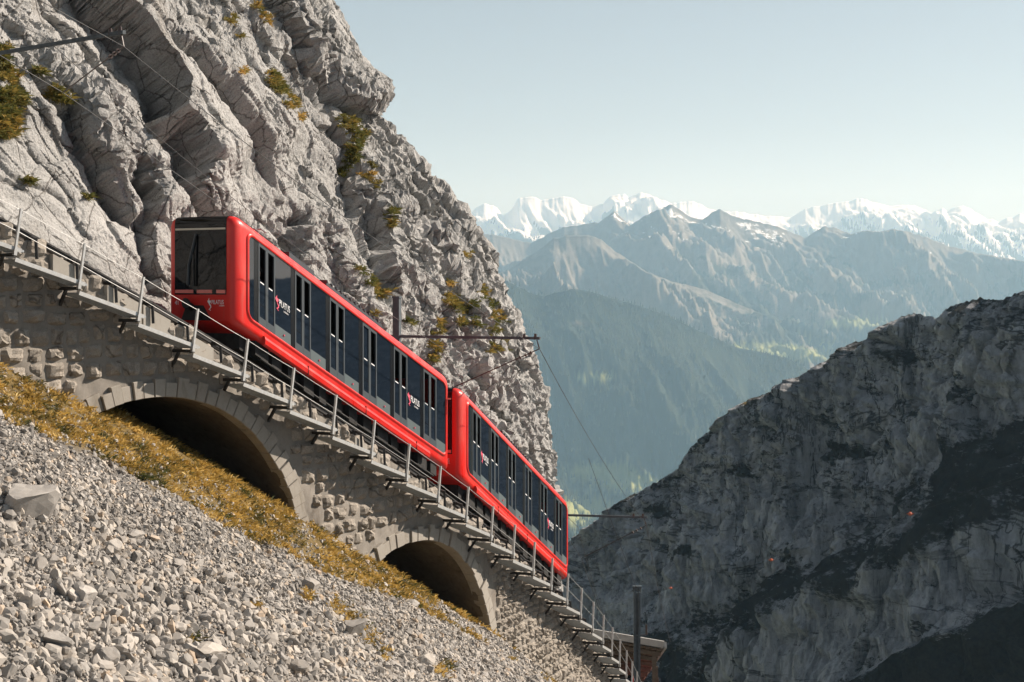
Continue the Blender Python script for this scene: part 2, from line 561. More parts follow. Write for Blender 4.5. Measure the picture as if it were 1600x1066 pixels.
def build_cliff():
    aa = np.concatenate([np.arange(-30, -9, 0.3), np.arange(-9, 2, 0.036), np.arange(2, 12, 0.042), np.arange(12, 33, 0.062), np.arange(33, 42.1, 0.2)])
    nh = 390
    tt = np.linspace(0, 1, nh)
    A, Tt = np.meshgrid(aa, tt)                       # rows = height
    Hm = np.interp(aa, [-30, -9, 4, 12, 30, 42], [14, 11, 17, 23, 35, 35])
    H = -1.3 + Tt * (Hm + 1.3)
    Lnose = np.interp(H, [-3, 4, 8.7, 10.2, 12.3, 14.6, 17.2, 19.4, 21.2, 23.4, 24.9, 28.7, 36], [0, 0, .1, .25, 1, 2.3, 3.85, 5.15, 6.4, 8, 9.1, 10.5, 13.5])
    Lleft = np.where(H > 0, 0.47 * H, 0)
    bl = sstep(6, 29, A)
    L = Lleft * (1 - bl) + Lnose * bl
    W = -1.75 - L
    W = W - np.where(A > 30, 0.13 * (A - 30) ** 2, 0)
    P = tp(A, W, H)
    h = heading(A)
    nn = np.stack([np.sin(h), -np.cos(h), np.full(h.shape, 0.45)], -1)
    nn /= np.linalg.norm(nn, axis=-1, keepdims=True)
    uv = proj(P)
    u, v = uv[..., 0], uv[..., 1]
    # slab axes: the beds run steeply down to the right
    e1 = np.array([0.43, 0.61, -0.66]); e2 = np.array([0.38, 0.54, 0.75]); e3 = np.array([0.82, -0.57, 0.0])
    Q = np.stack([P @ e1 * 0.38, P @ e2, P @ e3], -1)
    wq = np.stack([noise(P * 0.5, 3), noise(P * 0.5, 4), noise(P * 0.5, 5)], -1)
    D = 0.75 * fbm(Q * 0.17 + 3.1, 3, 21)
    D += 0.38 * ridged(Q * 0.33 + 0.25 * wq, 3, 51) - 0.2
    D += 0.50 * facet(Q * 0.42 + 0.35 * wq, 7, 0.9, 0.30, 0.25, 0.05)
    uv = proj(P + nn * np.clip(D, -2, 2)[..., None])
    u, v = uv[..., 0], uv[..., 1]
    # the beds, gullies and cracks seen in the picture; px to metres along the way
    def step(pts, right, left, Lr, Ll, crack=0.0, cw=4.0):
        jit = 5 * noise(P * 0.9, 33) + 3 * noise(P * 2.6, 34)
        d, s, al = poly_sd(u, v, pts)
        x = d * s + jit
        fade = sstep(0, 0.12, al) * sstep(1, 0.88, al)
        r = np.where(x > 0, right * np.exp(-x / Lr), -left * np.exp(x / Ll))
        return (r - crack * np.exp(-(x / cw) ** 2)) * fade * np.exp(-np.maximum(d - 160, 0) / 40)
    S = 0
    S += step([(110, -60), (150, 0), (203, 51), (263, 145), (257, 189), (294, 236), (318, 300)], 0.95, 0.95, 130, 70)
    S += step([(243, 54), (257, 88), (277, 101), (304, 132), (338, 169), (371, 209), (398, 236), (440, 300)], 0.45, 0.15, 60, 30, 0.9, 5)
    S += step([(110, 150), (128, 189), (152, 236), (169, 270), (196, 324), (206, 360)], 0.9, 0.45, 60, 40, 0.5, 5)
    S += step([(214, 235), (226, 300), (228, 376), (243, 426), (256, 470)], 1.1, 0.5, 50, 35, 0.6, 6)
    S += step([(290, 230), (302, 262), (318, 300), (352, 338), (380, 352)], 0.15, 0.9, 40, 45, 0.3, 6)
    S += step([(418, -20), (428, 20), (468, 92), (520, 168), (552, 196)], 0.9, 0.25, 90, 30, 0.25, 5)
    S += step([(470, 30), (492, 110), (530, 200), (552, 300), (556, 360)], 0.35, 0.25, 40, 30, 0.35, 5)
    S += step([(470, 330), (472, 380), (478, 420)], 0.3, 0.5, 30, 20, 0.8, 9)
    S += step([(640, 300), (690, 400), (720, 480), (735, 560)], 0.3, 0.3, 30, 25, 0.3, 5)
    S += step([(690, 480), (730, 560), (780, 640), (800, 720)], 0.35, 0.25, 30, 25, 0.3, 5)
    S += step([(580, 318), (584, 345), (594, 400), (604, 448), (612, 475)], 0.55, 0.55, 40, 26, 0.0)
    d, s, al = poly_sd(u, v, [(446, 362), (456, 392)])
    S -= 2.2 * np.exp(-(d / 15) ** 4)
    # boulder shape on the skyline
    d = np.hypot((u - 556) / 26, (v - 165) / 24)
    S += 0.5 * np.exp(-d ** 2)
    D = D + S
    lo = sstep(5.5, 3.0, H)
    D = D * (1 - lo) + np.minimum(D * 0.6, 0.35) * lo
    for _ in range(1):                    # soften the sheer steps a little
        D[1:-1, 1:-1] = 0.2 * (D[1:-1, 1:-1] + D[2:, 1:-1] + D[:-2, 1:-1] + D[1:-1, 2:] + D[1:-1, :-2])
    P = P + nn * D[..., None]
    # second pass: relief laid on the real surface, along its own normal
    def normals(P):
        gx = np.gradient(P, axis=1)
        gy = np.gradient(P, axis=0)
        m_ = np.cross(gx, gy)
        return m_ / np.maximum(np.linalg.norm(m_, axis=-1, keepdims=True), 1e-9)
    N1 = normals(P)
    N1 = N1 * np.sign((N1 * nn).sum(-1, keepdims=True) + 1e-9)
    wq = np.stack([noise(P * 0.8, 3), noise(P * 0.8, 4), noise(P * 0.8, 5)], -1)
    Q = np.stack([P @ e1, P @ e2, P @ e3], -1)
    uv = proj(P)
    u, v = uv[..., 0], uv[..., 1]
    rough = 0.22 + 0.80 * sstep(0.0, 0.45, noise(Q * np.array([0.16, 0.40, 0.40]) + 9, 77))
    rough = np.maximum(rough, sstep(500, 620, u) * 1.0)
    slab = np.exp(-(((u - 330) - 0.75 * (v - 160)) / 75) ** 2) * sstep(-40, 60, v) * sstep(345, 300, v) + np.exp(-(((u - 95) - 0.55 * (v - 330)) / 70) ** 2) * sstep(120, 200, v)
    rough = rough * (1 - 0.75 * np.clip(slab, 0, 1))
    E = (0.30 - 0.17 * np.clip(slab, 0, 1)) * facet(Q * np.array([0.5, 1.2, 1.2]) + 0.30 * wq, 8, 0.8, 0.40, 0.25, 0.04)
    E += 0.20 * rough * facet(Q * np.array([1.2, 2.4, 2.4]) + 0.35 * wq, 9, 0.85, 0.40, 0.25, 0.05)
    E += 0.10 * rough * ridged(Q * np.array([0.8, 2.0, 2.0]) + 0.3 * wq, 4, 62, gain=0.55)
    # thin fissures along the beds
    fz = np.abs(noise(Q * np.array([0.22, 1.5, 1.5]) + 0.4 * wq, 63))
    E -= 0.24 * np.exp(-(fz / 0.03) ** 2) * sstep(-0.2, 0.2, noise(P * 0.35, 64))
    fz = np.abs(noise(Q * np.array([1.3, 0.35, 0.6]) + 0.4 * wq, 65))
    E -= 0.12 * np.exp(-(fz / 0.03) ** 2) * sstep(0.0, 0.4, noise(P * 0.4, 66))
    E += 0.10 * rough * facet(Q * np.array([3.2, 5.0, 5.0]) + 0.5 * wq, 10, 0.9, 0.40, 0.25, 0.08)
    E += 0.045 * (0.4 + rough) * ridged(P * 3.6 + 0.4 * wq, 4, 61, gain=0.6)
    E += 0.034 * (0.4 + rough) * facet(P * 10.0, 11, 0.9, 0.4, 0.25, 0.12)
    E = E * (1 - 0.4 * lo)
    P = P + N1 * E[..., None]
    me = mesh_np('cliff', P, grid_faces(nh, len(aa)), False)
    o = tag(link('cliff', me, M['cliff']), 'steep pale limestone cliff rising behind the red railcars', 'cliff', kind='structure')
    return P, nn

CL_P, CL_N = build_cliff()

GA, GW = np.meshgrid(np.arange(-14, 22, 0.12), np.arange(1.3, 16, 0.08))
G_uv = proj(ground_pt(GA, GW))
def ground_at(u, v):
    d = (G_uv[..., 0] - u) ** 2 + (G_uv[..., 1] - v) ** 2
    i = np.unravel_index(np.argmin(d), d.shape)
    return float(GA[i]), float(GW[i])
_b = [ground_at(u, v) for (u, v) in ((0, 650), (100, 695), (200, 742), (300, 792), (400, 838), (500, 895), (600, 930), (640, 945), (700, 975), (760, 1010))]
B_a, B_w = np.array([q[0] for q in _b]), np.array([q[1] for q in _b])
_o = np.argsort(B_a)
B_a, B_w = B_a[_o], B_w[_o]
def edge_w(a): return np.interp(a, B_a, B_w, left=B_w[0], right=B_w[-1] * 0.0 + 1.6)

# ------------------------------------------------------------------ slope below the railway
def build_slope():
    aa = np.concatenate([np.arange(-34, -13, 0.4), np.arange(-13, 18, 0.15), np.arange(18, 46, 0.25)])
    ww = np.concatenate([np.arange(-8.6, 1.0, 0.2), np.arange(1.0, 15, 0.13), np.arange(15, 60, 0.9)])
    A, W = np.meshgrid(aa, ww)
    P = ground_pt(A, W)
    amp = sstep(0.8, 2.0, W)
    P[..., 2] += (0.16 * fbm(P * 0.45, 3, 5) + 0.06 * fbm(P * 2.2, 3, 6)) * amp + 0.02 * facet(P * 7, 12)
    turf = sstep(0.25, -0.25, W - edge_w(A) + 0.35 * fbm(P * 1.3, 3, 15)) * sstep(30, 14, A)
    me = mesh_np('slope_ground', P, grid_faces(len(ww), len(aa), True), True, {'turf': turf})
    tag(link('slope_ground', me, M['gravel']), 'steep stony slope below the railway wall', 'ground', kind='structure')
    return P
build_slope()

# ------------------------------------------------------------------ shaded rock mountain across the gap
def curve(pts, x):
    xs, ys = zip(*pts)
    return np.interp(x, xs, ys)
RIDGE = [(780, 930), (840, 880), (890, 850), (925, 822), (960, 800), (1000, 768), (1030, 750), (1060, 733), (1078, 700), (1100, 682), (1140, 645), (1165, 628), (1190, 620),
         (1230, 600), (1262, 583), (1290, 568), (1330, 540), (1370, 527), (1392, 505), (1410, 495), (1430, 489), (1450, 494), (1468, 497), (1478, 483), (1500, 474), (1530, 466), (1562, 469), (1600, 455),
         (1680, 430), (1800, 440), (1950, 400), (2200, 420), (2600, 380), (3200, 400)]
BAND_T = [(780, 1200), (1000, 1075), (1050, 1000), (1100, 960), (1150, 930), (1200, 905), (1300, 860), (1400, 790), (1450, 730), (1600, 640), (1800, 560), (3200, 500)]
BAND_B = [(780, 1300), (1100, 1090), (1150, 1050), (1200, 1020), (1290, 960), (1330, 930), (1400, 925), (1440, 890), (1530, 830), (1600, 800), (1800, 740), (3200, 700)]

def m_shaded():
    m, nt, b = mat_new('mountain_rock')
    co = obj_coord(nt)
    n1 = noise_n(nt, obj_coord(nt, (1, 1, 0.25)), 0.12, 8, 0.7, 0.6)
    n2 = noise_n(nt, co, 0.9, 8, 0.7)
    c = ramp(nt, n2, [(0.3, (0.28, 0.285, 0.30)), (0.5, (0.50, 0.505, 0.52)), (0.72, (0.66, 0.66, 0.665))])
    c = mixc(nt, 0.6, c, ramp(nt, n1, [(0.36, (0.13, 0.135, 0.15)), (0.5, (0.43, 0.435, 0.445)), (0.66, (0.64, 0.63, 0.61))]))
    stk = noise_n(nt, obj_coord(nt, (1, 1, 0.10)), 0.42, 7, 0.72, 0.3)
    c = mixc(nt, 0.9, c, ramp(nt, stk, [(0.34, (0.45, 0.46, 0.50)), (0.46, (1.0, 1.0, 1.0)), (0.62, (1.25, 1.25, 1.27))]), 'MULTIPLY')
    def cracks(scale, sc, w, amt, dst):
        q = noise_n(nt, obj_coord(nt, sc, (0.12, 0.10, 0.0)), scale, 5, 0.6, dst)
        return ramp(nt, q, [(0.5 - 2 * w, (1, 1, 1)), (0.5 - w * 0.5, (amt,) * 3), (0.5 + w * 0.5, (amt,) * 3), (0.5 + 2 * w, (1, 1, 1))])
    msk = ramp(nt, noise_n(nt, co, 0.03, 4, 0.6), [(0.40, 0.0), (0.58, 1.0)])
    msk2 = ramp(nt, noise_n(nt, co, 0.022, 4, 0.6, 0.5), [(0.42, 0.0), (0.60, 1.0)])
    c = mixc(nt, msk, c, mixc(nt, 1.0, c, cracks(0.075, (0.30, 0.30, 1.0), 0.011, 0.16, 0.7), 'MULTIPLY'))
    c = mixc(nt, msk2, c, mixc(nt, 1.0, c, cracks(0.12, (1, 1, 0.22), 0.010, 0.18, 0.4), 'MULTIPLY'))
    c = mixc(nt, 0.3, c, cracks(0.38, (0.8, 0.8, 0.35), 0.014, 0.45, 0.4), 'MULTIPLY')
    oc = noise_n(nt, co, 0.035, 4, 0.6)
    c = mixc(nt, ramp(nt, oc, [(0.54, 0.0), (0.72, 0.22)]), c, (0.42, 0.36, 0.28))
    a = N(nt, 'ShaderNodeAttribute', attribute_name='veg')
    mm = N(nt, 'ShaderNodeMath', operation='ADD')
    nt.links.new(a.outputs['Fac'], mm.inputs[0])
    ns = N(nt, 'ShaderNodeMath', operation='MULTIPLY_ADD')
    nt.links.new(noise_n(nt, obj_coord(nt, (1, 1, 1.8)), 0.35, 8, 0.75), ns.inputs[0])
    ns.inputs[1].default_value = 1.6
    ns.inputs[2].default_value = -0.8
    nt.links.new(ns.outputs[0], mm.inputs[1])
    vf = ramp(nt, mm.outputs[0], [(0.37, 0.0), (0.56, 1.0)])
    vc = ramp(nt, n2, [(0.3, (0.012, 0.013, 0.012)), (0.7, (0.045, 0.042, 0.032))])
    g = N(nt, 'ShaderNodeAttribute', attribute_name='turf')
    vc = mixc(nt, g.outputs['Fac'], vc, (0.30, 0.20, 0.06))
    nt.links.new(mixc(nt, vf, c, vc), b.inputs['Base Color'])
    b.inputs['Roughness'].default_value = 0.95
    b.inputs['Specular IOR Level'].default_value = 0.15
    bump(nt, b, noise_n(nt, co, 0.9, 12, 0.8), 1.0, 1.6)
    return m
M['shaded'] = m_shaded()

def build_mountain():
    uu = np.concatenate([np.linspace(780, 880, 30)[:-1], np.linspace(880, 1640, 470), np.linspace(1640, 3200, 90)[1:]])
    nk = 245
    rv = curve(RIDGE, uu)
    rv = rv + 5.0 * noise(np.stack([uu * 0.06, uu * 0, uu * 0], -1), 2) + 4.0 * noise(np.stack([uu * 0.17, uu * 0, uu * 0], -1), 3)
    dd = np.interp(uu, [780, 890, 1600, 3200], [585, 560, 420, 330])
    RX, RY, RZ = (uu - 800) / F * dd, dd, (YH - rv) / F * dd
    back = np.linspace(-40, 0, 18)
    down = np.concatenate([back, np.geomspace(0.25, 160, nk), np.linspace(165, 420, 25)])
    K, I = np.meshgrid(down, np.arange(len(uu)), indexing='ij')
    X, Y, Z0 = RX[I], RY[I], RZ[I]
    front = np.maximum(K, 0)
    bk = np.maximum(-K, 0)
    # first guess to know where each point lands, then the ledge
    def place(extra):
        o = 0.20 * front + 2.2 * (1 - np.exp(-front / 2.5)) + extra - bk
        return np.stack([X - 0.8 * o, Y - 0.6 * o, Z0 - front - 0.45 * bk], -1)
    P = place(0)
    uv = proj(P)
    nz = fbm(P * 0.05, 4, 8)
    u, v = uv[..., 0], uv[..., 1] + 22 * nz
    bt, bb = curve(BAND_T, u), curve(BAND_B, u)
    band = sstep(-8, 22, v - bt) * sstep(14, -10, v - bb)
    corner = sstep(-12, 20, v - np.interp(u, [1200, 1390, 1440, 1600, 1800], [1200, 1070, 1035, 955, 900]))
    ramp_o = 16 * sstep(0, 1, (v - bt) / np.maximum(bb - bt, 10)) + 9 * corner
    ledge = sstep(0.30, 0.62, ridged(np.stack([P[..., 0] * 0.018, P[..., 1] * 0.018, P[..., 2] * 0.075 + 0.02 * P[..., 0]], -1), 3, 14) * 0.6)
    P = place(ramp_o)
    flute = ridged(P * np.array([0.085, 0.085, 0.014]), 4, 71)
    strata = fbm(np.stack([P[..., 0] * 0.012, P[..., 1] * 0.012, P[..., 2] * 0.16 + 0.03 * P[..., 0] + 1.2 * nz], -1), 4, 72)
    D = 8.0 * fbm(P * 0.018, 3, 70) + 3.0 * flute + 3.0 * strata
    D += 4.5 * facet(P * np.array([0.06, 0.06, 0.04]), 73, 0.9, 0.4, 0.5, 0.05)
    D += 1.8 * facet(P * np.array([0.17, 0.17, 0.10]), 74, 0.9, 0.4, 0.5, 0.08)
    D += 0.7 * facet(P * 0.5, 75, 0.9, 0.4, 0.4, 0.1)
    D += 0.25 * fbm(P * 1.1, 3, 76)
    D -= 1.2 * ledge
    for pts, dp, wd in [([(1270, 560), (1262, 640), (1270, 700), (1250, 770), (1245, 830)], 3.5, 8), ([(1150, 660), (1190, 665), (1250, 672), (1290, 680)], 2.0, 10),
                        ([(1000, 770), (1060, 760), (1075, 820), (1050, 900)], 2.0, 7), ([(1440, 560), (1400, 640), (1330, 700), (1300, 800)], 2.0, 7),
                        ([(1080, 705), (1075, 760), (1100, 830)], 2.0, 8), ([(1180, 660), (1150, 740), (1160, 800)], 1.6, 7)]:
        d, s, al = poly_sd(u, v, pts)
        D -= dp * np.exp(-(d / wd) ** 2)
    damp = np.clip(front / 3.0, 0.06, 1)
    D = D * damp
    P = P + np.array([-0.8, -0.6, 0.15]) * D[..., None]
    veg = 0.25 * sstep(8, 0, front) * (bk < 40) + 0.85 * np.maximum(band, corner) + 0.42 * ledge * (1 - band)
    veg = veg * (0.72 + 0.5 * fbm(P * 0.07, 3, 44))
    for (cu, cv, ru, rv_) in [(1215, 655, 55, 16), (1180, 630, 30, 8), (1285, 690, 12, 45), (1325, 705, 40, 12), (1400, 560, 40, 12), (1510, 600, 16, 40), (1240, 870, 26, 14), (1030, 800, 30, 9), (1090, 870, 30, 8), (1160, 740, 22, 7), (1420, 640, 25, 10)]:
        veg += 0.4 * np.exp(-(((u - cu) / ru) ** 2 + ((v - cv) / rv_) ** 2))
    veg = np.where(bk > 0, 0.9, veg)
    turf = np.exp(-(((uv[..., 0] - 1176) / 13) ** 2 + ((uv[..., 1] - 628) / 7) ** 2)) + 0.35 * (bk > 0)
    veg += 0.8 * turf
    me = mesh_np('rock_mountain', P, grid_faces(len(down), len(uu)), False, {'veg': veg, 'turf': np.clip(turf, 0, 1)})
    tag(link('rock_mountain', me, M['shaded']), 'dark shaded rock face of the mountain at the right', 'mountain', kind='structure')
build_mountain()

def build_side_mountain():
    az = np.radians(np.linspace(46, 128, 200))
    dn = np.concatenate([np.linspace(-60, 0, 6)[:-1], np.geomspace(1, 330, 70)])
    K, I = np.meshgrid(dn, np.arange(200), indexing='ij')
    rz = 3 + 9 * fbm(np.stack([az * 6, az * 0, az * 0], -1), 4, 12)
    d = 420 - 0.75 * np.maximum(K, 0) + np.maximum(-K, 0)
    Z = rz[I] - np.abs(K)
    P = np.stack([d * np.sin(az[I]), d * np.cos(az[I]), Z], -1)
    D = (6 * fbm(P * 0.02, 4, 13) + 4 * facet(P * 0.06, 15)) * np.clip(np.maximum(K, 0) / 10, 0.05, 1)
    P = P - np.stack([np.sin(az[I]), np.cos(az[I]), 0 * Z], -1) * D[..., None]
    veg = 0.3 + 0.5 * fbm(P * 0.03, 3, 16)
    me = mesh_np('side_mountain', P, grid_faces(len(dn), 200), True, {'veg': veg, 'turf': 0 * veg})
    tag(link('side_mountain', me, M['shaded']), 'shaded mountain flank beyond the right edge of the view', 'mountain', kind='structure')
build_side_mountain()

# ------------------------------------------------------------------ far ranges
def m_far(name, rock, green, snow=True):
    m, nt, b = mat_new(name)
    co = obj_coord(nt, (0.001, 0.001, 0.001))
    n1 = noise_n(nt, co, 2.5, 9, 0.7)
    n2 = noise_n(nt, co, 14.0, 9, 0.75)
    c = ramp(nt, n2, [(0.3, tuple(x * 0.6 for x in rock)), (0.7, tuple(x * 1.3 for x in rock))])
    a = N(nt, 'ShaderNodeAttribute', attribute_name='veg')
    ad = N(nt, 'ShaderNodeMath', operation='ADD')
    nt.links.new(a.outputs['Fac'], ad.inputs[0])
    sc = N(nt, 'ShaderNodeMath', operation='MULTIPLY_ADD')
    nt.links.new(n1, sc.inputs[0]); sc.inputs[1].default_value = 1.3; sc.inputs[2].default_value = -0.65
    nt.links.new(sc.outputs[0], ad.inputs[1])
    vc = ramp(nt, n2, [(0.3, tuple(x * 0.7 for x in green)), (0.7, tuple(x * 1.3 for x in green))])
    c = mixc(nt, ramp(nt, ad.outputs[0], [(0.42, 0.0), (0.58, 1.0)]), c, vc)
    md = N(nt, 'ShaderNodeAttribute', attribute_name='meadow')
    c = mixc(nt, md.outputs['Fac'], c, ramp(nt, n2, [(0.3, (0.16, 0.20, 0.07)), (0.7, (0.28, 0.28, 0.12))]))
    if snow:
        s = N(nt, 'ShaderNodeAttribute', attribute_name='snow')
        ad2 = N(nt, 'ShaderNodeMath', operation='ADD')
        nt.links.new(s.outputs['Fac'], ad2.inputs[0])
        sc2 = N(nt, 'ShaderNodeMath', operation='MULTIPLY_ADD')
        nt.links.new(n2, sc2.inputs[0]); sc2.inputs[1].default_value = 1.0; sc2.inputs[2].default_value = -0.5
        nt.links.new(sc2.outputs[0], ad2.inputs[1])
        c = mixc(nt, ramp(nt, ad2.outputs[0], [(0.44, 0.0), (0.54, 1.0)]), c, (0.86, 0.88, 0.90))
    nt.links.new(c, b.inputs['Base Color'])
    b.inputs['Roughness'].default_value = 0.95
    b.inputs['Specular IOR Level'].default_value = 0.1
    return m
M['range_far'] = m_far('far_range', (0.11, 0.105, 0.10), (0.08, 0.075, 0.05))
M['range_mid'] = m_far('mid_range', (0.165, 0.15, 0.128), (0.032, 0.036, 0.022))
M['range_near'] = m_far('near_range', (0.10, 0.085, 0.06), (0.022, 0.030, 0.018), False)

def build_range(name, sil, dist, width, label, mat, u0, u1, nu, nk, base_z, amp, wl, seed, snow=None, snowbias=0.0, vegz=(0, 0), sharp=1.0, rj=1.0, spurdir=(0.6, 0.25), meadow=()):
    uu = np.concatenate([np.linspace(u0 - 330, u0, 60)[:-1], np.linspace(u0, u1, nu), np.linspace(u1, u1 + 300, 50)[1:]])
    nu = len(uu)
    rv = curve(sil, uu)
    rv = rv + rj * (1.6 * noise(np.stack([uu * 0.09, uu * 0 + seed, uu * 0], -1), seed) + 1.0 * noise(np.stack([uu * 0.25, uu * 0, uu * 0 + seed], -1), seed + 1))
    kk = np.concatenate([np.linspace(-0.35, 0, 14)[:-1], np.linspace(0, 1, nk) ** 1.35])
    K, I = np.meshgrid(kk, np.arange(nu), indexing='ij')
    dmean = np.interp(uu, *zip(*dist)) if isinstance(dist, list) else np.full(nu, dist)
    dd = dmean[I] - K * width
    X, Y = (uu[I] - 800) / F * dd, dd
    zr = ((YH - rv) / F * dmean)[I]
    kf = np.maximum(K, 0)
    zl = (YH - rv) / F * dmean
    def blur(q, n_):
        k_ = np.hanning(n_ + 2)[1:-1]
        return np.convolve(np.pad(q, n_ // 2, 'edge'), k_ / k_.sum(), 'valid')[:len(q)]
    b1, b2 = blur(zl, 31)[I], blur(zl, 121)[I]
    t1, t2 = sstep(0.0, 0.10, kf), sstep(0.05, 0.45, kf)
    zr = zr * (1 - t1) + t1 * (b1 * (1 - t2) + b2 * t2)
    prof = 0.62 * kf + 0.38 * kf ** 0.6
    Z = zr - (zr - base_z) * prof - np.maximum(-K, 0) * width * 0.7
    sp = np.stack([(X + spurdir[0] * Y * 0.5) / wl, (Y * spurdir[1] - 0.3 * X * spurdir[1]) / wl, np.zeros_like(X)], -1)
    wv = np.stack([noise(sp * 0.8 + 5, seed + 5), noise(sp * 0.8 + 9, seed + 6), np.zeros_like(X)], -1)
    rd = ridged(sp + 0.35 * wv, 8, seed + 9, gain=0.60)
    rd = rd - rd.mean()
    fade = np.clip(kf * 7, 0.04, 1) * sstep(1.0, 0.82, kf)
    Z = Z + amp * rd * fade * sharp + amp * 0.20 * (ridged(sp * 3.3 + 0.5 * wv + 7, 5, seed + 70, gain=0.55) - 0.7) * fade
    lim = (zl / dmean)[I] * dd - 4 * width / 4000 * np.clip(kf * 40, 0, 1)
    Z = np.where(K >= 0, np.minimum(Z, lim), Z)
    P = np.stack([X, Y, Z], -1)
    uv = proj(P)
    nv_ = np.cross(np.gradient(P, axis=1), np.gradient(P, axis=0))
    steep = 1 - np.abs(nv_[..., 2]) / np.maximum(np.linalg.norm(nv_, axis=-1), 1e-6)
    tone = fbm(P * np.array([1, 1, 2.5]) / (wl * 0.22), 4, seed + 50)
    at = {}
    n2 = fbm(P * (1.0 / (wl * 0.5)), 4, seed + 40)
    at['veg'] = 0.5 + 1.2 * (vegz[0] - Z) / max(vegz[1], 1) - 0.6 * (steep - 0.35) + 0.35 * n2 + 0.35 * tone
    at['snow'] = (np.zeros_like(Z) if snow is None else 0.5 + (Z - snow) / 700.0 - 1.7 * (steep - 0.30) + 0.40 * n2 + 0.25 * tone + snowbias)
    me_ = np.zeros_like(Z)
    for (cu, cv, ru, rv_) in meadow:
        dq = ((uv[..., 0] - cu) / ru) ** 2 + ((uv[..., 1] - cv) / rv_) ** 2
        me_ = np.maximum(me_, sstep(1.3, 0.7, dq + 0.35 * n2))
    at['meadow'] = me_
    me = mesh_np(name, P, grid_faces(len(kk), nu), True, at)
    tag(link(name, me, mat), label, 'mountains', kind='structure')
    return P

SIL_A = [(300, 356), (450, 341), (520, 355), (600, 350), (690, 342), (715, 332), (735, 336), (743, 325), (755, 318), (770, 321), (777, 324), (785, 336), (800, 326), (806, 314), (812, 308), (835, 307), (845, 313), (862, 310), (880, 306), (898, 311), (905, 318),
         (925, 323), (942, 318), (955, 306), (975, 303), (982, 308), (1000, 301), (1015, 304), (1030, 311), (1050, 318), (1075, 314), (1092, 318), (1105, 325), (1120, 330), (1150, 331), (1200, 338), (1235, 339), (1250, 331), (1258, 325), (1290, 319),
         (1320, 315), (1345, 310), (1365, 316), (1390, 322), (1420, 320), (1440, 325), (1455, 333), (1472, 325), (1480, 330), (1490, 324), (1505, 321), (1530, 335), (1545, 343), (1560, 346), (1575, 341), (1595, 334), (1640, 345), (1750, 340)]
SIL_B = [(300, 426), (450, 411), (520, 425), (600, 420), (700, 372), (740, 360), (800, 372), (830, 378), (880, 352), (935, 348), (960, 330), (985, 352), (1010, 336), (1030, 326), (1047, 319), (1062, 327), (1080, 340), (1098, 342), (1112, 331), (1125, 326), (1140, 334), (1160, 341), (1200, 349),
         (1230, 360), (1258, 372), (1275, 361), (1290, 353), (1310, 358), (1330, 366), (1350, 360), (1375, 362), (1395, 358), (1420, 362), (1450, 372), (1480, 384), (1540, 398), (1600, 408), (1750, 440)]
SIL_C = [(300, 476), (450, 461), (520, 475), (600, 470), (700, 450), (760, 436), (800, 418), (830, 398), (850, 385), (865, 372), (885, 367), (905, 366), (925, 369), (940, 375), (960, 392), (985, 408), (1010, 425), (1050, 440), (1100, 452), (1160, 478), (1230, 505), (1300, 530), (1400, 560), (1750, 620)]
SIL_D = [(300, 411), (450, 396), (520, 410), (600, 405), (700, 424), (750, 428), (772, 430), (800, 443), (835, 460), (850, 463), (868, 457), (885, 453), (905, 452), (930, 458), (960, 468), (1000, 478), (1050, 497), (1100, 521), (1150, 543), (1200, 552), (1240, 563), (1275, 585), (1320, 622), (1400, 690), (1700, 900)]
build_range('snowy_mountain_range', SIL_A, 20500, 5400, 'farthest mountain range with snow fields along the skyline', M['range_far'], 640, 1680, 620, 90, -600, 440, 1900, 3, snow=430, snowbias=0.0, vegz=(0, 900), rj=1.6)
build_range('grey_mountain_range', SIL_B, 12000, 4000, 'hazy grey mountain range in front of the snow peaks', M['range_mid'], 640, 1680, 560, 130, -900, 470, 1500, 23, snow=560, snowbias=-0.14, vegz=(-50, 900), rj=1.2, meadow=[(1490, 520, 60, 9), (1340, 505, 50, 7), (1250, 545, 60, 12), (1290, 555, 40, 10)])
build_range('alpine_peak', SIL_C, 9800, 3700, 'flat-topped hazy peak before the grey range', M['range_mid'], 640, 1500, 460, 130, -1000, 420, 1300, 43, vegz=(-200, 700), meadow=[(1215, 548, 45, 12), (1260, 556, 40, 10), (1170, 545, 30, 9)])
RD = build_range('forested_ridge', SIL_D, 7300, 3600, 'blue hazy forested ridge nearest behind the cliff', M['range_near'], 640, 1500, 380, 130, -1380, 280, 1000, 63, vegz=(150, 700), meadow=[(935, 738, 60, 13), (985, 755, 45, 13), (930, 590, 34, 6), (905, 800, 55, 22), (965, 800, 40, 12)])

def build_valley():
    xs = np.linspace(-14500, 14500, 60)
    ys = np.concatenate([np.linspace(-900, 4000, 20), np.linspace(4400, 30500, 60)])
    Xg, Yg = np.meshgrid(xs, ys)
    P = np.stack([Xg, Yg, -1420 + 8 * noise(np.stack([Xg / 900, Yg / 900, Xg * 0], -1), 4)], -1)
    z0 = np.zeros(Xg.shape)
    me = mesh_np('valley_floor', P, grid_faces(len(ys), len(xs)), True, {'veg': z0 + 0.5, 'meadow': z0 + 0.8})
    tag(link('valley_floor', me, M['range_near']), 'green valley floor far below the mountains', 'valley', kind='structure')
build_valley()

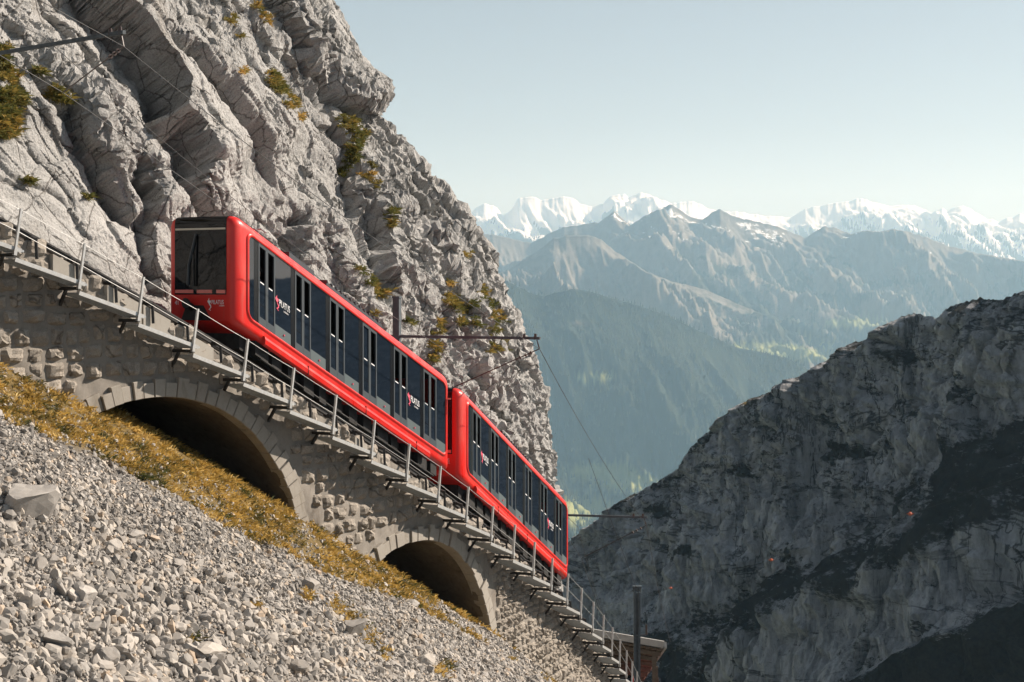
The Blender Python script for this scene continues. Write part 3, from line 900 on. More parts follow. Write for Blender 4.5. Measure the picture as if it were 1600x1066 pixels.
def build_forest():
    """conifers on the near ridge: one mass of small crowns"""
    P = RD[13:].reshape(-1, 3)
    uv = proj(P)
    ok = (uv[:, 0] > 720) & (uv[:, 0] < 1330) & (uv[:, 1] < 860)
    idx = np.nonzero(ok)[0]
    d = fbm(P[idx] / 350.0, 3, 91) + 0.25
    pr = np.clip(d + 0.35, 0.02, 1)
    for (cu, cv, ru, rv_) in [(935, 735, 45, 13), (985, 752, 40, 12), (930, 590, 50, 12), (960, 575, 40, 7), (900, 795, 40, 20), (960, 800, 30, 10)]:
        pr *= 1 - np.exp(-(((uv[idx, 0] - cu) / ru) ** 2 + ((uv[idx, 1] - cv) / rv_) ** 2))
    pick = rng.choice(idx, 15000, p=pr / pr.sum())
    base = P[pick] + rng.normal(0, 1, (len(pick), 3)) * np.array([14, 14, 0])
    hgt = rng.uniform(8, 19, len(pick))
    rad = hgt * rng.uniform(0.16, 0.26, len(pick))
    n = 5
    ang = np.arange(n) * 2 * np.pi / n
    ring = np.stack([np.cos(ang), np.sin(ang), np.zeros(n)], -1)
    V = np.empty((len(pick), n + 1, 3))
    V[:, :n] = base[:, None] + ring[None] * rad[:, None, None] - np.array([0, 0, 4])
    V[:, n] = base + np.stack([np.zeros_like(hgt), np.zeros_like(hgt), hgt], -1)
    o = (np.arange(len(pick)) * (n + 1))[:, None]
    Fc = np.concatenate([np.stack([o[:, 0] + i, o[:, 0] + (i + 1) % n, o[:, 0] + n], -1) for i in range(n)])
    m, nt, b = mat_new('conifer')
    nt.links.new(ramp(nt, noise_n(nt, obj_coord(nt), 0.03, 3), [(0.3, (0.018, 0.028, 0.014)), (0.7, (0.05, 0.06, 0.024))]), b.inputs['Base Color'])
    b.inputs['Roughness'].default_value = 0.9
    me = mesh_np('forest', V.reshape(-1, 3), Fc)
    tag(link('forest', me, m), 'dark conifer forest covering the hazy ridge', 'forest', kind='stuff')
build_forest()

# ------------------------------------------------------------------ air
def build_haze():
    mb = MB().box(-15000, 15000, -1000, 31000, -1440, 1700)
    m = bpy.data.materials.new('haze_air')
    m.use_nodes = True
    nt = m.node_tree
    for n_ in list(nt.nodes):
        nt.nodes.remove(n_)
    out = nt.nodes.new('ShaderNodeOutputMaterial')
    pv = nt.nodes.new('ShaderNodeVolumePrincipled')
    pv.inputs['Color'].default_value = (0.45, 0.725, 0.97, 1)
    pv.inputs['Absorption Color'].default_value = (1, 1, 1, 1)
    pv.inputs['Density'].default_value = 6.0e-5
    pv.inputs['Anisotropy'].default_value = 0.2
    nt.links.new(pv.outputs[0], out.inputs['Volume'])
    o = mb.build('haze', m)
    tag(o, 'blue haze filling the air before the far mountains', 'haze', kind='stuff')
build_haze()
# ------------------------------------------------------------------ masonry viaduct
def arch_z(a):
    """height of the arch soffit at a, or -inf outside"""
    a = np.asarray(a, float)
    z = np.full(a.shape, -1e9)
    for (ca, cz, r) in ARCHES:
        d = r * r - (a - ca) ** 2
        z = np.where(d > 0, np.maximum(z, cz + np.sqrt(np.maximum(d, 0))), z)
    return z

WALL_A0, WALL_A1 = -17.0, 40.0
def build_viaduct():
    root = empty('viaduct', V3(0, 0, -3))
    inv = Matrix.Translation(-root.location)
    tag(root, 'rubble stone viaduct wall with two arches carrying the steep track', 'viaduct')
    def loc(P): return np.asarray(P) - np.array(root.location)
    # mortared core, cut out below the arches
    aa = np.concatenate([np.arange(WALL_A0, -8, 0.3), np.arange(-8, 14, 0.05), np.arange(14, WALL_A1, 0.2)])
    nz = 32
    top = railz(aa) - 0.16
    bot = np.maximum(ground_z(aa, WF) - 1.0, arch_z(aa))
    T = np.linspace(0, 1, nz)[:, None]
    Z = bot[None] * (1 - T) + top[None] * T
    P = tp(np.broadcast_to(aa, Z.shape), WF - 0.03)
    P[..., 2] = Z
    h = heading(aa)
    nrm = np.stack([np.sin(h), -np.cos(h), h * 0], -1)
    dsp = 0.03 * fbm(P * 2.2, 3, 101) + 0.03 * facet(P * 2.5, 102, 0.8, 0.3, 0.1, 0.1)
    P = P + nrm[None] * dsp[..., None]
    core = link('core_wall', mesh_np('core_wall', loc(P), grid_faces(nz, len(aa)), True), M['mortar'], root)
    # deck under the track
    ww = np.linspace(WF - 0.02, -2.6, 40)
    A, W = np.meshgrid(aa, ww)
    P = tp(A, W, -0.17)
    P[..., 2] += 0.05 * facet(P * 2.6, 103, 0.9, 0.4, 0.2) + 0.03 * fbm(P * 5, 2, 104)
    link('track_bed', mesh_np('track_bed', loc(P), grid_faces(len(ww), len(aa)), True), M['wallstone'], root)
    # arches
    for (ca, cz, r) in ARCHES:
        th = np.linspace(R(-64), R(88), 90)
        ww = np.linspace(WF + 0.0, -8.3, 46)
        TH, W = np.meshgrid(th, ww)
        A = ca + r * np.sin(TH)
        P = tp(A, W)
        P[..., 2] = cz + r * np.cos(TH)
        blk = facet(np.stack([TH * r * 1.3, W * 1.6, TH * 0], -1), 105, 0.3, 0.6, 0.4, 0.05)
        P[..., 2] -= 0.07 * np.cos(TH) * blk * (W < WF - 0.05)
        P[..., 0:2] -= (0.07 * np.sin(TH) * blk * (W < WF - 0.05))[..., None] * np.stack([np.cos(heading(A)), np.sin(heading(A))], -1)
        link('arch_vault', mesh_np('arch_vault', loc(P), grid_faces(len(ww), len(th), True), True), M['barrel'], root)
        # back wall of the vault
        th2 = np.linspace(R(-80), R(88), 40)
        Ab = ca + r * np.sin(th2)
        zt = cz + r * np.cos(th2) + 0.1
        Tq = np.linspace(0, 1, 12)[:, None]
        Pb = tp(np.broadcast_to(Ab, (12, 40)), -8.1)
        Pb[..., 2] = zt[None] * Tq + (cz - 2.5) * (1 - Tq)
        Pb[..., 0] += 0.15 * noise(Pb * 1.5, 8)
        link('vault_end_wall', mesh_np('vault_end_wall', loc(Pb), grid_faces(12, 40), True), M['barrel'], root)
        # ring of cut stones
        t = R(-58)
        k = 0
        while t < R(86):
            dt = random.uniform(0.24, 0.36) / r
            ring = random.uniform(0.30, 0.36) if k % 2 else random.uniform(0.38, 0.46)
            mid = t + dt / 2
            zc = cz + r * math.cos(mid)
            am = ca + r * math.sin(mid)
            if zc > float(ground_z(am, WF)) - 0.7:
                g = 0.008 / r
                pts = []
                for (rr, tt_) in ((r - 0.015, t + g), (r - 0.015, t + dt - g), (r + ring, t + dt - g), (r + ring, t + g)):
                    pts.append((ca + rr * math.sin(tt_), cz + rr * math.cos(tt_)))
                out = random.uniform(0.02, 0.10)
                v = []
                for (d0, sc) in ((-0.28, 1.0), (out - 0.015, 1.0), (out, 0.93)):
                    ma = sum(p[0] for p in pts) / 4
                    mz = sum(p[1] for p in pts) / 4
                    for (pa, pz) in pts:
                        q = tp(ma + (pa - ma) * sc, WF + d0)
                        q[2] = mz + (pz - mz) * sc
                        v.append(tuple(loc(q)))
                f = []
                for lv in (0, 4):
                    for i in range(4):
                        f.append((lv + i, lv + (i + 1) % 4, lv + 4 + (i + 1) % 4, lv + 4 + i))
                f += [(3, 2, 1, 0), (8, 9, 10, 11)]
                mb = MB().add(v, f)
                mb.build('arch_stone', M['cutstone'], root)
            t += dt
            k += 1
    # rubble stones: alike meshes, one object each for those that show largest
    var = []
    for s in range(9):
        n = 6
        g = np.linspace(-0.5, 0.5, n)
        X, Z = np.meshgrid(g, g)
        r = np.maximum(np.abs(X), np.abs(Z)) * 2
        rx = np.sign(X) * np.abs(X) ** 1.0
        rad = np.sqrt(X ** 2 + Z ** 2) / 0.62
        Yd = np.where(r > 0.99, 0.0, 1.0) * (0.55 + 0.45 * np.clip(1.15 - rad, 0, 1))
        pp = np.stack([X * 2.3 + s * 7.1, Z * 2.3, X * 0 + s], -1)
        Yd = Yd * (1 + 0.75 * noise(pp, 31) + 0.45 * noise(pp * 2.3, 32))
        Xo = X + 0.11 * noise(pp * 0.8 + 3, 33)
        Zo = Z + 0.11 * noise(pp * 0.8 + 8, 34)
        corner = (np.abs(X) > 0.4) & (np.abs(Z) > 0.4)
        k_ = np.where(corner, 0.80 + 0.15 * rng.random(X.shape), 1.0)
        var.append(mesh_np('stone', np.stack([Xo * k_, -Yd, Zo * k_], -1).reshape(-1, 3), grid_faces(n, n), False))
        var[-1].materials.append(M['wallstone'])
    cand = []
    a = WALL_A0
    z_rows = {}
    def place(a0, a1, z0, z1):
        am, zm = (a0 + a1) / 2, (z0 + z1) / 2
        if zm < float(ground_z(am, WF)) - 0.25 or zm > float(railz(am)) - 0.12:
            return
        for (ca, cz, r) in ARCHES:
            for (pa, pz) in ((am, zm), (a0, z0), (a1, z0), (a0, z1), (a1, z1)):
                if math.hypot(pa - ca, pz - cz) < r + 0.44 and pz > cz - 3:
                    return
        P = tp(am, WF - 0.06)
        P[2] = zm
        sx, sz = (a1 - a0), (z1 - z0)
        cand.append((P, float(heading(am)), sx, sz, sx * sz / P[1] ** 2))
    # courses step down with the line
    row_h = 0.36
    z = 6.0
    while z > -23:
        rh = random.uniform(0.28, 0.44)
        a = WALL_A0 + random.random()
        while a < 34:
            small = a > 11.2
            w = random.uniform(0.30, 0.62) * (0.72 if small else 1)
            if small and random.random() < 0.6:
                place(a, a + w, z - rh * 0.5, z)
                place(a + 0.05, a + w * 0.9, z - rh, z - rh * 0.5)
            else:
                j = random.uniform(-0.05, 0.05)
                place(a, a + w, z - rh + j, z + j)
            a += w
        z -= rh
    seen = []
    for c in cand:
        uv = proj(c[0])
        vis = -40 < uv[0] < 1100 and -20 < uv[1] < 1090
        seen.append(c[4] if vis else c[4] * 0.01)
    order = np.argsort(-np.array(seen))
    jv, jf, off = [], [], 0
    for rank, i in enumerate(order):
        P, hd, sx, sz, _ = cand[i]
        v = var[(i * 7) % 9]
        dep = random.uniform(0.09, 0.165)
        rot = Matrix.Rotation(hd, 4, 'Z') @ Matrix.Rotation(random.uniform(-0.10, 0.10), 4, 'Y')
        mt = Matrix.Translation(Vector(P) - root.location) @ rot @ Matrix.Diagonal((sx * 0.97, dep, sz * 0.96, 1))
        if rank < 300:
            o = link('stone', v, None, root)
            o.matrix_local = mt
        else:
            co = np.empty(len(v.vertices) * 3, np.float32)
            v.vertices.foreach_get('co', co)
            co = co.reshape(-1, 3) @ np.array(mt.to_3x3()).T + np.array(mt.translation)
            jv.append(co)
            jf.append(grid_faces(6, 6) + off)
            off += len(co)
    st = link('rubble_stones', mesh_np('rubble_stones', np.concatenate(jv), np.concatenate(jf)), M['wallstone'], root)
    st['kind'] = 'stuff'
    # concrete repair blocks beside the rails
    for (a0, a1, z0, z1) in [(-4.25, -3.35, -0.60, -0.16), (-3.3, -2.55, -0.60, -0.14), (-5.6, -5.0, -0.50, -0.14), (-1.9, -1.3, -0.62, -0.2), (3.6, 4.1, -0.62, -0.2)]:
        mb = MB()
        v = []
        for aq, wq_ in ((a0, WF - 0.3), (a1, WF - 0.3), (a1, WF + 0.09), (a0, WF + 0.09)):
            v.append(tuple(loc(tp(aq, wq_, z0))))
        for aq, wq_ in ((a0, WF - 0.3), (a1, WF - 0.3), (a1, WF + 0.09), (a0, WF + 0.09)):
            v.append(tuple(loc(tp(aq, wq_, z1))))
        mb.add(v, [(0, 3, 2, 1), (4, 5, 6, 7), (0, 1, 5, 4), (1, 2, 6, 5), (2, 3, 7, 6), (3, 0, 4, 7)])
        mb.build('concrete_block', M['concrete'], root)
build_viaduct()

# ------------------------------------------------------------------ track
def sweep(prof, a0, a1, step, wc, dz):
    """profile (w,z) swept along the line"""
    rings = []
    for a in np.arange(a0, a1 + 1e-6, step):
        rings.append([tuple(tp(a, wc + pw, dz + pz)) for (pw, pz) in prof])
    return rings
def build_track():
    root = empty('railway_track', V3(0, 0, 0))
    tag(root, 'dark steel rack railway track climbing along the viaduct top', 'railway track')
    xf = lambda x, y, z: (x - root.location.x, y - root.location.y, z - root.location.z)
    rp = [(-0.055, -0.02), (0.055, -0.02), (0.055, 0.0), (0.012, 0.015), (0.012, 0.09), (0.035, 0.10), (0.035, 0.14), (-0.035, 0.14), (-0.035, 0.10), (-0.012, 0.09), (-0.012, 0.015), (-0.055, 0.0)]
    for w in (-0.4, 0.4):
        MB().loft(sweep(rp, -18, 50, 0.5, w, 0.10)).build('rail', M['rail'], root, xf)
    MB().loft(sweep([(-0.09, 0), (0.09, 0), (0.09, 0.16), (-0.09, 0.16)], -18, 50, 0.5, 0.0, 0.10)).build('rack_beam', M['rail'], root, xf)
    for a in np.arange(-17.5, 44, 0.74):
        m = MB()
        m.bar(V3(a, -0.75, 0.02), V3(a, 0.80, 0.02), 0.14, 0.12, (0, 0, 1))
        m.bar(V3(a - 0.02, 0.34, 0.11), V3(a - 0.02, 0.60, 0.11), 0.12, 0.07)
        m.build('sleeper', M['darksteel'], root, xf)
    MB().loft(sweep([(-0.05, 0.0), (0.05, 0.0), (0.05, 0.02), (0.015, 0.03), (0.015, 0.10), (0.04, 0.11), (0.04, 0.15), (-0.04, 0.15), (-0.04, 0.11), (-0.015, 0.10), (-0.015, 0.03), (-0.05, 0.02)], -18, 46, 0.5, 1.12, -0.05)).build('edge_rail', M['darksteel'], root, xf)
    for a in np.arange(-8.0, 24, 0.98):
        m = MB()
        m.bar(V3(a, 1.02, -0.02), V3(a, 1.22, -0.02), 0.12, 0.10)
        m.bar(V3(a, 1.20, 0.0), V3(a, WF + 0.16, -0.06), 0.07, 0.07)
        m.bar(V3(a, WF + 0.14, -0.02), V3(a + 0.02, WF + 0.15, -0.46), 0.055, 0.06, (1, 0, 0))
        m.build('rail_clamp', M['darksteel'], root, xf)
    # cable duct beside the near rail
    MB().loft(sweep([(-0.06, 0), (0.06, 0), (0.06, 0.06), (-0.06, 0.06)], -18, 40, 0.5, 0.80, 0.02)).build('cable_duct', M['darksteel'], root, xf)
build_track()

# ------------------------------------------------------------------ walkway
POST_A0, POST_P = -6.842, 1.474
def build_walkway():
    root = empty('service_walkway', V3(0, WK, -0.8))
    tag(root, 'stepped steel grating walkway with posts and wire handrail beside track', 'walkway')
    L0 = root.location
    xf = lambda x, y, z: (x - L0.x, y - L0.y, z - L0.z)
    tops, mids = [], []
    for i in range(-4, 27):
        a0 = POST_A0 + POST_P * i            # post and bracket stand at the lower end of a panel
        zb = -0.71
        # bracket: dark angle from the wall to the outer edge, with a diagonal strut
        m = MB()
        m.bar(V3(a0, WF - 0.05, zb - 0.06), V3(a0, WK + 0.03, zb - 0.06), 0.07, 0.07)
        m.bar(V3(a0, WF + 0.22, zb - 0.08), V3(a0, WF - 0.02, zb - 0.42), 0.06, 0.06)
        m.build('bracket', M['darksteel'], root, xf)
        # post
        g = 0.17
        base = V3(a0, WK, zb - 0.04)
        t = (V3(a0 + 0.5, WK) - V3(a0 - 0.5, WK)).normalized()
        th = Vector((t.x, t.y, 0)).normalized()
        up = (Vector((0, 0, 1)) + th * 0.16).normalized()
        ptop = base + up * 0.95
        m = MB()
        m.bar(base, ptop, 0.055, 0.045, tuple(th))
        m.bar(base - up * 0.03, base + up * 0.10, 0.075, 0.07, tuple(th))
        m.build('post', M['steel'], root, xf)
        tops.append(base + up * 0.92)
        mids.append(base + up * 0.47)
        # grating panel: from just after the previous bracket (higher) to this one, flatter than the line
        pa, pb = a0 - POST_P + 0.02, a0 + 0.16
        za = float(railz(a0 - POST_P)) + zb - 0.16
        zc = float(railz(a0)) + zb + 0.02
        f = lambda q: za + (zc - za) * (q - pa) / (pb - pa)
        def pt(q, w, dz=0.0):
            p = V3(q, w)
            p.z = f(q) + dz
            return p
        w0, w1 = WF + 0.10, WK - 0.03
        m = MB()
        nb = 32
        for k in range(nb):
            q = pa + (pb - pa) * (k + 0.5) / nb
            m.bar(pt(q, w0), pt(q, w1), 0.034, 0.040)
        for k in range(5):
            w = w0 + (w1 - w0) * (k + 0.5) / 5
            m.bar(pt(pa, w, -0.004), pt(pb, w, -0.004), 0.022, 0.022)
        gp = m.build('grating_panel', M['grating'], root, xf)
        m = MB()
        m.bar(pt(pa, w1 + 0.012, 0.005), pt(pb, w1 + 0.012, 0.005), 0.022, 0.085)
        m.bar(pt(pa, w0 - 0.012), pt(pb, w0 - 0.012), 0.022, 0.06)
        e = link('edge_strip', None, None, gp) if False else m.build('edge_strip', M['steel'], gp, xf)
        m = MB()
        m.bar(pt(pb, w0), pt(pb, w1), 0.14, 0.045)
        m.build('step_nosing', M['grating'], gp, xf)
    for pts in (tops, mids):
        sag = []
        for k in range(len(pts) - 1):
            for t in (0, 0.25, 0.5, 0.75):
                p = pts[k].lerp(pts[k + 1], t)
                p.z -= 0.05 * t * (1 - t)
                sag.append(p)
        sag.append(pts[-1])
        MB().tube(sag, 0.0075, 5).build('handrail_wire', M['steel'], root, xf)
build_walkway()

# ------------------------------------------------------------------ railcars
CAR_G = 0.4775
def rrect(hw, z0, z1, rt, rb, n=6):
    """cross-section points (y,z), counter-clockwise"""
    pts = []
    for (cy, cz, r, a0) in ((hw - rb, z0 + rb, rb, -90), (hw - rt, z1 - rt, rt, 0), (-hw + rt, z1 - rt, rt, 90), (-hw + rb, z0 + rb, rb, 180)):
        for k in range(n + 1):
            t = R(a0 + 90 * k / n)
            pts.append((cy + r * math.cos(t), cz + r * math.sin(t)))
    return pts
S0, S1 = -0.47, 8.62          # body ends, 0 = start of the side glazing
Z0, Z1 = 0.80, 3.50
WB, WT = 1.19, 3.19           # glazing band
HWD = 1.10
def text_mesh(body, size, extr=0.002):
    cu = bpy.data.curves.new('lettering', 'FONT')
    cu.body = body
    cu.size = size
    cu.extrude = extr
    o = bpy.data.objects.new('lettering', cu)
    col.objects.link(o)
    me = bpy.data.meshes.new_from_object(o)
    bpy.data.objects.remove(o)
    bpy.data.curves.remove(cu)
    return me
TXT = text_mesh('PILATUS', 0.17)
TXT2 = text_mesh('LUZERN', 0.055)
TXT41 = text_mesh('41', 0.16)

def bold(me, k=1.0):
    co = np.empty(len(me.vertices) * 3, np.float32)
    me.vertices.foreach_get('co', co)
    return co.reshape(-1, 3)

def logo_mesh(me, xfm):
    n = me.copy()
    co = bold(me)
    out = np.array([xfm(*q) for q in co], np.float32)
    n.vertices.foreach_set('co', out.ravel())
    n.update()
    return n

# stylised winged creature, flat print (x right, y up), about 1 high
DRAGON = [[(0.00, 0.78), (0.10, 0.70), (0.16, 0.86), (0.24, 0.96), (0.22, 0.80), (0.33, 0.72), (0.42, 0.80), (0.40, 0.62), (0.30, 0.50), (0.20, 0.48), (0.08, 0.60)],
          [(0.20, 0.50), (0.31, 0.52), (0.44, 0.34), (0.46, 0.22), (0.36, 0.10), (0.24, 0.02), (0.16, 0.04), (0.30, 0.14), (0.36, 0.24), (0.32, 0.32), (0.22, 0.40)],
          [(0.24, 0.02), (0.36, -0.06), (0.42, -0.02), (0.36, 0.00), (0.26, 0.06)]]

def make_car(name, P0, hd, label, number, people=()):
    root = empty(name, P0, hd)
    tag(root, label, 'railcar', 'red rack railcars on the steep track')
    sh = lambda s, y, z: (s, y, z - CAR_G * s)
    # body shell: rounded box with the side towards the valley left open for the glazing
    rings = []
    rE, rD = 0.34, 0.22
    for k in range(8):
        t = R(90 * k / 7)
        rings.append((S0 + rE * (1 - math.sin(t)), rE * (1 - math.cos(t))))
    rings = rings[::-1]
    mids_ = [(s, 0.0) for s in (0.12, 8.30)]
    tail = []
    for k in range(6):
        t = R(90 * k / 5)
        tail.append((S1 - rD * (1 - math.sin(t)), rD * (1 - math.cos(t))))
    allr = rings + [(q, 0.0) for (q, _) in mids_ if rings[-1][0] < q < tail[0][0]] + tail
    secs = []
    for (s, i) in allr:
        sec = rrect(HWD - i * 0.55, Z0 + i * 0.25, Z1 - i * 0.75, max(0.26 - i * 0.2, 0.05), max(0.20 - i * 0.2, 0.05))
        # extra points at the band limits on both sides
        secs.append([(s, y, z) for (y, z) in sec])
    mb = MB()
    n = len(secs[0])
    v = [q for g in secs for q in g]
    f = []
    near = 27      # edge between last top-left and first bottom-left arc points: the near side (y = -HWD)
    # band limits added as extra rows on the near side
    for k in range(len(secs) - 1):
        for i in range(n):
            a, b = k * n + i, k * n + (i + 1) % n
            is_near = abs(v[a][1] + HWD) < 0.02 and abs(v[b][1] + HWD) < 0.02 and abs(v[a][2] - v[b][2]) > 1.0
            if is_near and secs[k][0][0] >= 0.1 and secs[k + 1][0][0] <= 8.35:
                s0, s1 = secs[k][0][0], secs[k + 1][0][0]
                o = len(v)
                for s in (s0, s1):
                    v += [(s, -HWD, WT - 0.05), (s, -HWD, WB + 0.05)]
                f.append((a, o, o + 2, a + n))
                f.append((o + 1, b, b + n, o + 3))
                continue
            f.append((a, b, b + n, a + n))
    f.append(tuple(range(n))[::-1])
    f.append(tuple(range((len(secs) - 1) * n, len(secs) * n)))
    mb.add(v, f)
    body = mb.build('body', M['red'], root, sh, smooth=True)
    # inner walls
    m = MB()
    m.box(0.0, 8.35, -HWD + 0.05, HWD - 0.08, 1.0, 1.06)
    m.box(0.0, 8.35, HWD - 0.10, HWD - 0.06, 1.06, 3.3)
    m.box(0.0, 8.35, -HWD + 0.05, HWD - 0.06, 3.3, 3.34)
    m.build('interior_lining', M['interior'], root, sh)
    # rounded red surround of the glazing
    def rounded(s0, s1, z0, z1, r, n=6):
        pts = []
        for (cs, cz, a0) in ((s1 - r, z0 + r, -90), (s1 - r, z1 - r, 0), (s0 + r, z1 - r, 90), (s0 + r, z0 + r, 180)):
            for k in range(n + 1):
                t = R(a0 + 90 * k / n)
                pts.append((cs + r * math.cos(t), cz + r * math.sin(t)))
        return pts
    prof = [(0.085, -0.012), (0.065, 0.018), (0.04, 0.034), (0.012, 0.036), (-0.012, 0.022), (-0.018, -0.03)]
    G0, G1 = 0.0, 8.40
    lo = []
    for (off, hgt) in prof:
        lo.append([(s, -HWD - hgt, z) for (s, z) in rounded(G0 - off, G1 + off, WB - off, WT + off, 0.17 + off)])
    m = MB()
    nn_ = len(lo[0])
    vv = [q for g in lo for q in g]
    ff = []
    for k in range(len(lo) - 1):
        for i in range(nn_):
            a, b = k * nn_ + i, k * nn_ + (i + 1) % nn_
            ff.append((a, b, b + nn_, a + nn_))
    m.add(vv, ff)
    m.build('glazing_surround', M['red'], root, sh, smooth=True)
    # lower side fairing
    m = MB()
    pf = [(-HWD + 0.02, 1.00), (-HWD - 0.055, 0.97), (-HWD - 0.075, 0.90), (-HWD - 0.06, 0.79), (-HWD + 0.02, 0.75)]
    m.loft([[(s, y, z) for (y, z) in pf] for s in (0.55, 7.55)])
    m.build('side_fairing', M['red'], root, sh)
    # glazing: pillars, door leaves, windows
    yg = -HWD - 0.006
    def rect(m_, s0, s1, z0, z1, y0=yg, y1=yg + 0.03):
        return m_.box(s0, s1, y0, y1, z0, z1)
    def window(s0, s1, logo=False):
        w = rect(MB(), s0, s1, WB + 0.30, WT - 0.02, yg - 0.002).build('window', M['glass'], root, sh)
        rect(MB(), s0, s1, WB + 0.02, WB + 0.297, yg - 0.003).build('kick_panel', M['panel'], w, sh)
        return w
    def door(s0, s1, opened):
        fr = MB()
        b = 0.045
        y0 = yg - 0.012
        rect(fr, s0, s0 + b, WB + 0.02, WT - 0.03, y0)
        rect(fr, s1 - b, s1, WB + 0.02, WT - 0.03, y0)
        rect(fr, s0 + b, s1 - b, WT - 0.10, WT - 0.03, y0)
        rect(fr, s0 + b, s1 - b, WB + 0.02, WB + 0.20, y0)
        d = fr.build('door', M['frame'], root, sh)
        split = WB + 1.08
        rect(MB(), s0 + b, s1 - b, WB + 0.20, split, yg).build('pane', M['glass'], d, sh)
        rect(MB(), s0 + b, s1 - b, WB + 0.50, WB + 0.52, yg - 0.004).build('sash_bar', M['black'], d, sh)
        if not opened:
            rect(MB(), s0 + b, s1 - b, split, WT - 0.10, yg + 0.012, yg + 0.03).build('pane', M['glass'], d, sh)
        rect(MB(), s0 + b + 0.03, s1 - b - 0.05, split - 0.045, split - 0.018, yg - 0.005).build('notice_strip', M['white'], d, sh)
        return d
    def logo(s0, z0, par, big=1.0):
        g = logo_mesh(TXT, lambda x, y, z: sh(s0 + 0.13 * big + x * 0.66 * big, yg - 0.012 - z, z0 + y * 1.35 * big))
        link('lettering', g, M['white'], par)
        g = logo_mesh(TXT2, lambda x, y, z: sh(s0 + 0.30 * big + x * 0.9 * big, yg - 0.012 - z, z0 - 0.085 * big + y * big))
        link('small_lettering', g, M['white'], par)
        mb_ = MB()
        for pl in DRAGON:
            mb_.add([(s0 - 0.03 * big + x * 0.34 * big, yg - 0.013, z0 - 0.13 * big + y * 0.36 * big) for (x, y) in pl], [tuple(range(len(pl)))])
        mb_.build('emblem', M['pink'], par, sh, fixn=False)
    w = rect(MB(), 0.02, 0.20, WB + 0.02, WT - 0.02).build('window', M['glass'], root, sh)
    for k in range(6):
        p = 0.20 + 1.39 * k
        rect(MB(), p, p + 0.15, WB + 0.01, WT - 0.01, yg - 0.003).build('pillar', M['black'], root, sh)
        door(p + 0.155, p + 0.465, k != 3)
        door(p + 0.470, p + 0.780, True)
        if k < 5:
            w = window(p + 0.785, p + 1.385)
            if k in (0, 4):
                logo(p + 0.80, 2.00, w)
            hb = MB().box(p + 1.10, p + 1.13, yg - 0.03, yg, WB + 0.14, WB + 0.17)
            hb.build('door_button', M['pink'], w, sh)
        else:
            window(p + 0.785, 8.38)
    rect(MB(), G0 + 0.02, G1 - 0.02, WT - 0.028, WT - 0.005, yg - 0.016).build('drip_rail', M['black'], root, sh)
    # end window wrapping up on to the roof
    def endline(y, off):
        pts = []
        s_low = 1.50
        for z in np.linspace(s_low, 3.2, 6):
            pts.append((S0 - off, z))
        for k in range(1, 7):
            t = R(90 * k / 6)
            pts.append((S0 + 0.34 * (1 - math.cos(t)) - off * math.cos(t), Z1 - 0.255 * (1 - math.sin(t)) + off * math.sin(t) * 0.8 - 0.0))
        pts.append((0.55, Z1 + off * 0.8))
        return pts
    ys = np.linspace(-0.83, 0.83, 9)
    prof_e = [endline(y, 0.008) for y in ys]
    m = MB()
    nr = len(prof_e[0])
    for j, y in enumerate(ys):
        m.v += [(s, y, z) for (s, z) in prof_e[j]]
    for j in range(len(ys) - 1):
        for i in range(nr - 1):
            a = j * nr + i
            m.f.append((a, a + 1, a + nr + 1, a + nr))
    ew = m.build('end_window', M['endglass'], root, sh, smooth=True, fixn=False)
    MB().box(S0 - 0.020, S0 - 0.006, -0.80, 0.80, 3.06, 3.10).build('cream_strip', M['cream'], ew, sh)
    lm = MB()
    for (y0, y1) in ((-0.80, -0.52), (-0.38, 0.10), (0.22, 0.80)):
        lm.box(S0 - 0.022, S0 - 0.006, y0, y1, 1.53, 1.61)
    lm.build('marker_strip', M['marker_red'], ew, sh)  # plain pink-red bars along the foot of the end window
    wp = MB()
    wp.tube([(S0 - 0.03, 0.12, 1.7), (S0 - 0.035, 0.10, 2.9)], 0.018, 6)
    wp.tube([(S0 - 0.03, 0.20, 1.7), (S0 - 0.035, 0.22, 2.5)], 0.012, 6)
    wp.build('wiper', M['black'], ew, sh)
    tr = MB()
    tr.tube([(S0 - 0.028, 0.38, 1.72), (S0 - 0.028, 0.36, 2.2), (S0 - 0.028, 0.20, 2.7), (S0 - 0.028, 0.12, 2.95)], 0.03, 6)
    tr.build('grab_pole', M['frame'], ew, sh)
    # end markings, coupler and buffer
    for (g, s_) in ((TXT, 1.0),):
        gm = logo_mesh(g, lambda x, y, z: sh(S0 - 0.012 - z, -0.36 - x * 0.62, 1.27 + y * 0.85))
        link('lettering', gm, M['white'], root)
    gm = logo_mesh(TXT2, lambda x, y, z: sh(S0 - 0.012 - z, -0.60 - x * 0.8, 1.22 + y * 0.8))
    link('small_lettering', gm, M['white'], root)
    mb_ = MB()
    for pl in DRAGON:
        mb_.add([(S0 - 0.013, -0.22 - x * 0.30, 1.13 + y * 0.30) for (x, y) in pl], [tuple(range(len(pl)))])
    mb_.build('emblem', M['white'], root, sh, fixn=False)
    if number:
        gm = logo_mesh(TXT41, lambda x, y, z: sh(S0 - 0.012 - z, 0.82 - x * 0.85, 1.25 + y * 0.95))
        link('car_number', gm, M['white'], root)
    cp = MB()
    cp.tube([(S0 + 0.05, 0.30, 1.20), (S0 - 0.16, 0.30, 1.20)], 0.10, 12)
    cp.tube([(S0 - 0.16, 0.30, 1.20), (S0 - 0.20, 0.30, 1.20)], 0.13, 12)
    cp.tube([(S0 + 0.1, 0.0, 0.98), (S0 - 0.20, 0.0, 0.98)], 0.07, 10)
    cp.build('coupler', M['under'], root, sh)
    m = MB()
